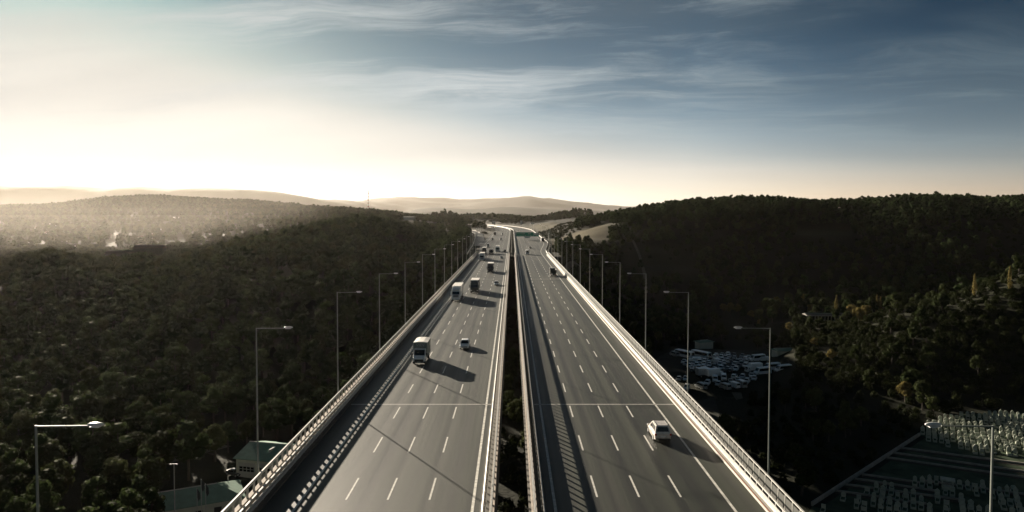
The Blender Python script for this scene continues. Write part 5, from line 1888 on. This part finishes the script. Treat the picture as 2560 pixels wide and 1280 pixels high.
ADJ = {'pine': 'dark pine', 'broad': 'dull broadleaf tree', 'autumn': 'yellowing tree', 'poplar': 'slender poplar', 'shrub': 'dark shrub'}


def where(i):
    t_ = TR[i]
    px, Y_ = pxc[i], t_[3]
    if t_[7] in ('left',):
        return 'on the left crest' if Y_ > 470 and ytop[i] < 640 else ('on the left hill slope' if Y_ > 330 else 'low on the left hill')
    if t_[7] == 'right hill':
        return 'on the right skyline' if ytop[i] < 525 else 'high on the right hill'
    if t_[7] == 'valley':
        return 'under the viaduct'
    if t_[7] == 'bank':
        return 'on the road bank beyond the viaduct'
    if t_[7] == 'far':
        return 'in the hazy valley'
    if t_[7] == 'single':
        return 'beyond the car lot' if px < 2230 and px > 1600 else ('by the service road' if px < 1600 else 'on the near right slope')
    return 'on the near right slope' if Y_ < 345 else 'on the right hill scrub'


LAMP_Y = [33.4 + 29.1 * i for i in range(15)]
ORDS = ['first', 'second', 'third', 'fourth', 'fifth', 'sixth', 'seventh', 'eighth', 'ninth']


def beside(i):
    """which lamp post, building or other landmark the tree shows next to in the photograph"""
    px, side, t_, Y_ = pxc[i], (-1 if pxc[i] < 1280 else 1), TR[i], TR[i][3]
    if side < 0:
        if ytop[i] > 1080 and 330 < px < 720:
            return 'by the office building' if px < 570 else 'by the garage shed'
        row = 'well below' if ytop[i] > 930 else ('below' if ytop[i] > 760 else 'just below')
        if t_[7] == 'left' and Y_ < 470 and 84 < px < 632:
            if px < 250:
                return ('over' if ytop[i] < 860 else ('above' if ytop[i] < 1050 else 'under')) + ' the first left lamp arm'
            if px < 430:
                return row + ' the crest halls'
            return row + ' the bare crest tree' if px < 540 else row + ' the humped left crest'
        if px < 84:
            return 'left of the first left lamp post'
        if ytop[i] < 660 and 200 < px < 430:
            return 'in front of the crest halls' if ytop[i] > 612 else 'near the crest halls'
    else:
        if ytop[i] < 570:
            return 'at the frame side of the skyline' if px > 2300 else ('by the middle of the skyline' if px > 1900 else 'near the road end of the skyline')
        if 1650 < px < 2000 and 820 < ytop[i] < 1010:
            return 'beside the car lot'
        if px > 2000 and ytop[i] > 960:
            return 'over the gravestones' if px > 2230 else 'beside the cemetery wall'
        if px > 2000:
            return 'above the near lamp heads' if px > 2330 else 'past the nursery house'
    off = 22.7 * F
    xs = [1280 + side * off / y_ for y_ in LAMP_Y[:9]]
    j = int(np.argmin([abs(px - q) for q in xs]))
    return '%s the %s %s lamp post' % ('left of' if px < xs[j] else 'right of', ORDS[j], 'left' if side < 0 else 'right')


for i in np.nonzero(single)[0]:
    kd, v, x, y, z, s, r_, zone = TR[i]
    nm, cat = NAMES[kd]
    big = 'tall' if s > 1.14 else ('small' if s < 0.92 else 'middling')
    if kd == 'shrub':
        big = 'big' if s > 1.0 else 'small'
    w = where(i)
    if zone == 'single':
        w = w + ', ' + beside(i)
        lab = '%s %s %s' % (big, ADJ[kd], w)
    else:
        lab = '%s %s %s, %s' % (big, ADJ[kd], w, beside(i))
    t = thing(nm, lab, cat, (x, y, z), r_, lab.replace(NAMES[kd][1], NAMES[kd][1] + 's', 1))
    sx = s * rng.uniform(0.9, 1.1)
    t.scale = (sx, sx, s)
    obj('crown', CROWN[kd][v], t)
    obj('trunk', TRUNK[kd][v], t)


def mass(name, ids, meshes, kindlab):
    """the rest of the wood as one object: points that carry instances of the crowns"""
    if not len(ids):
        return
    me = bpy.data.meshes.new(name)
    P = np.array([[TR[i][2], TR[i][3], TR[i][4]] for i in ids], np.float32)
    me.vertices.add(len(P))
    me.vertices.foreach_set('co', P.ravel())
    for nm, vals, ty in (('size', [TR[i][5] for i in ids], 'FLOAT'), ('turn', [TR[i][6] for i in ids], 'FLOAT'), ('pick', [TR[i][1] for i in ids], 'INT')):
        at = me.attributes.new(nm, ty, 'POINT')
        at.data.foreach_set('value', np.array(vals, np.float32 if ty == 'FLOAT' else np.int32))
    o = obj(name, me)
    o['kind'] = 'stuff'
    ng_ = bpy.data.node_groups.new(name + '_nodes', 'GeometryNodeTree')
    ng_.interface.new_socket('Geometry', in_out='INPUT', socket_type='NodeSocketGeometry')
    ng_.interface.new_socket('Geometry', in_out='OUTPUT', socket_type='NodeSocketGeometry')
    N, L = ng_.nodes, ng_.links
    gi, go = N.new('NodeGroupInput'), N.new('NodeGroupOutput')
    join = N.new('GeometryNodeJoinGeometry')
    for src in reversed(meshes):
        oi = N.new('GeometryNodeObjectInfo')
        oi.transform_space = 'ORIGINAL'
        oi.inputs['As Instance'].default_value = True
        oi.inputs['Object'].default_value = src
        L.new(oi.outputs['Geometry'], join.inputs[0])
    iop = N.new('GeometryNodeInstanceOnPoints')
    iop.inputs['Pick Instance'].default_value = True

    def attr(nm, ty):
        a_ = N.new('GeometryNodeInputNamedAttribute')
        a_.data_type = ty
        a_.inputs['Name'].default_value = nm
        return [q for q in a_.outputs if q.enabled and q.name == 'Attribute'][0]
    comb = N.new('ShaderNodeCombineXYZ')
    L.new(attr('turn', 'FLOAT'), comb.inputs[2])
    L.new(gi.outputs[0], iop.inputs['Points'])
    L.new(join.outputs[0], iop.inputs['Instance'])
    L.new(attr('pick', 'INT'), iop.inputs['Instance Index'])
    L.new(comb.outputs[0], iop.inputs['Rotation'])
    L.new(attr('size', 'FLOAT'), iop.inputs['Scale'])
    L.new(iop.outputs[0], go.inputs[0])
    md = o.modifiers.new('wood', 'NODES')
    md.node_group = ng_
    return o


srcs = {}
for o in list(COL.objects):
    if o.type == 'MESH' and o.data and o.data.name.split('.')[0] in ('pine_crown', 'broad_crown', 'shrub_crown'):
        srcs.setdefault(o.data.name, o)
for kd, nm in (('pine', 'pine_wood'), ('broad', 'broadleaf_wood'), ('shrub', 'scrub')):
    ms = [srcs.get(m_.name) for m_ in CROWN[kd]]
    ok_ = [j for j, q in enumerate(ms) if q]
    for t_ in TR:
        if t_[0] == kd and t_[1] not in ok_:
            t_[1] = ok_[0]
    ids = [i for i, t_ in enumerate(TR) if t_[0] == kd and not single[i]]
    mass(nm, ids, [q if q else ms[ok_[0]] for q in ms], kd)
print('TREES', len(TR), 'single', int(single.sum()), 'graves', ng)

# bare tree on the left crest
Z = 505.0
X0 = (478 - 1280) / F * Z
t = thing('bare_tree', 'leafless tree standing alone against the haze on the left crest', 'tree', (X0, Z, gz1(X0, Z) - 0.2))
random.seed(3)
limb_mesh(8.0, 0.2, 0.2, 12, 3.0, 0.4).build('trunk', M_BARK, t)
b = MB()
for i in range(90):
    a = random.uniform(0, 6.28)
    r0 = random.uniform(0.3, 2.2)
    p = Vector((r0 * math.cos(a), r0 * math.sin(a), random.uniform(3.2, 7.5)))
    d = Vector((math.cos(a), math.sin(a), random.uniform(0.4, 1.2))).normalized() * random.uniform(0.9, 1.9)
    b.tube([p, p + d], [0.06, 0.02], 3)
b.build('crown', M_BARK, t)

# ------------------------------------------------------------------ morning mist lying in the left valley
def mist_bank(name, pts, z0, z1, shrink, m):
    """a low bank of mist filling the valley floor inside a footprint of pixel column / depth points"""
    P = [Vector(((x - 1280) / F * Z, Z, 0)) for x, Z in pts]
    c = sum(P, Vector()) / len(P)
    b = MB()
    rings = []
    for z, k_ in ((z0, 1.0), (z0 + (z1 - z0) * 0.55, 1 - shrink * 0.2), (z0 + (z1 - z0) * 0.85, 1 - shrink * 0.55), (z1, 1 - shrink)):
        rings.append([tuple(c + (p - c) * k_ + Vector((0, 0, z))) for p in P])
    b.loft(rings)
    o = b.build(name, m)
    o['kind'] = 'stuff'
    return o


def air(name, color, dens, g):
    hm = bpy.data.materials.new(name)
    hm.use_nodes = True
    k = NT(hm.node_tree)
    pv = k.n('ShaderNodeVolumePrincipled')
    pv.inputs['Color'].default_value = color
    pv.inputs['Density'].default_value = dens
    pv.inputs['Anisotropy'].default_value = g
    out = k.n('ShaderNodeOutputMaterial')
    k.link(pv.outputs[0], out.inputs['Volume'])
    return hm


FOOT = [(-420, 530), (-60, 530), (300, 535), (470, 575), (600, 660), (720, 760), (840, 880), (930, 1080), (1000, 1500), (1030, 2100), (300, 2500), (-420, 2500)]
for (ka, top, sh) in ((0.0, 4, 0.06), (0.07, 14, 0.12), (0.14, 24, 0.18), (0.22, 36, 0.26), (0.32, 50, 0.36), (0.44, 70, 0.48)):      # four thinning layers, so that the bank has no hard upper edge
    mist_bank('mist', [(x * (1 - ka * 0.3) + ka * 60, Z + (ka * 420 if Z < 1000 else 0)) for x, Z in FOOT], -62 + ka * 4, top, sh,
              MATS.get('mist_air') or MATS.setdefault('mist_air', air('mist_air', HAZE['color'], HAZE['mist'], HAZE['g'])))

mist_bank('far_mist', [(-900, 2350), (3400, 2500), (3400, 9500), (-900, 9500)], -64, 250, 0.08, air('far_mist_air', HAZE['color'], HAZE['far'], HAZE['g']))

# ------------------------------------------------------------------ haze
MB().box(-15200, 15200, -15200, 15200, -72, 330).build('haze', air('haze_air', HAZE['color'], HAZE['density'], HAZE['g']))['kind'] = 'stuff'
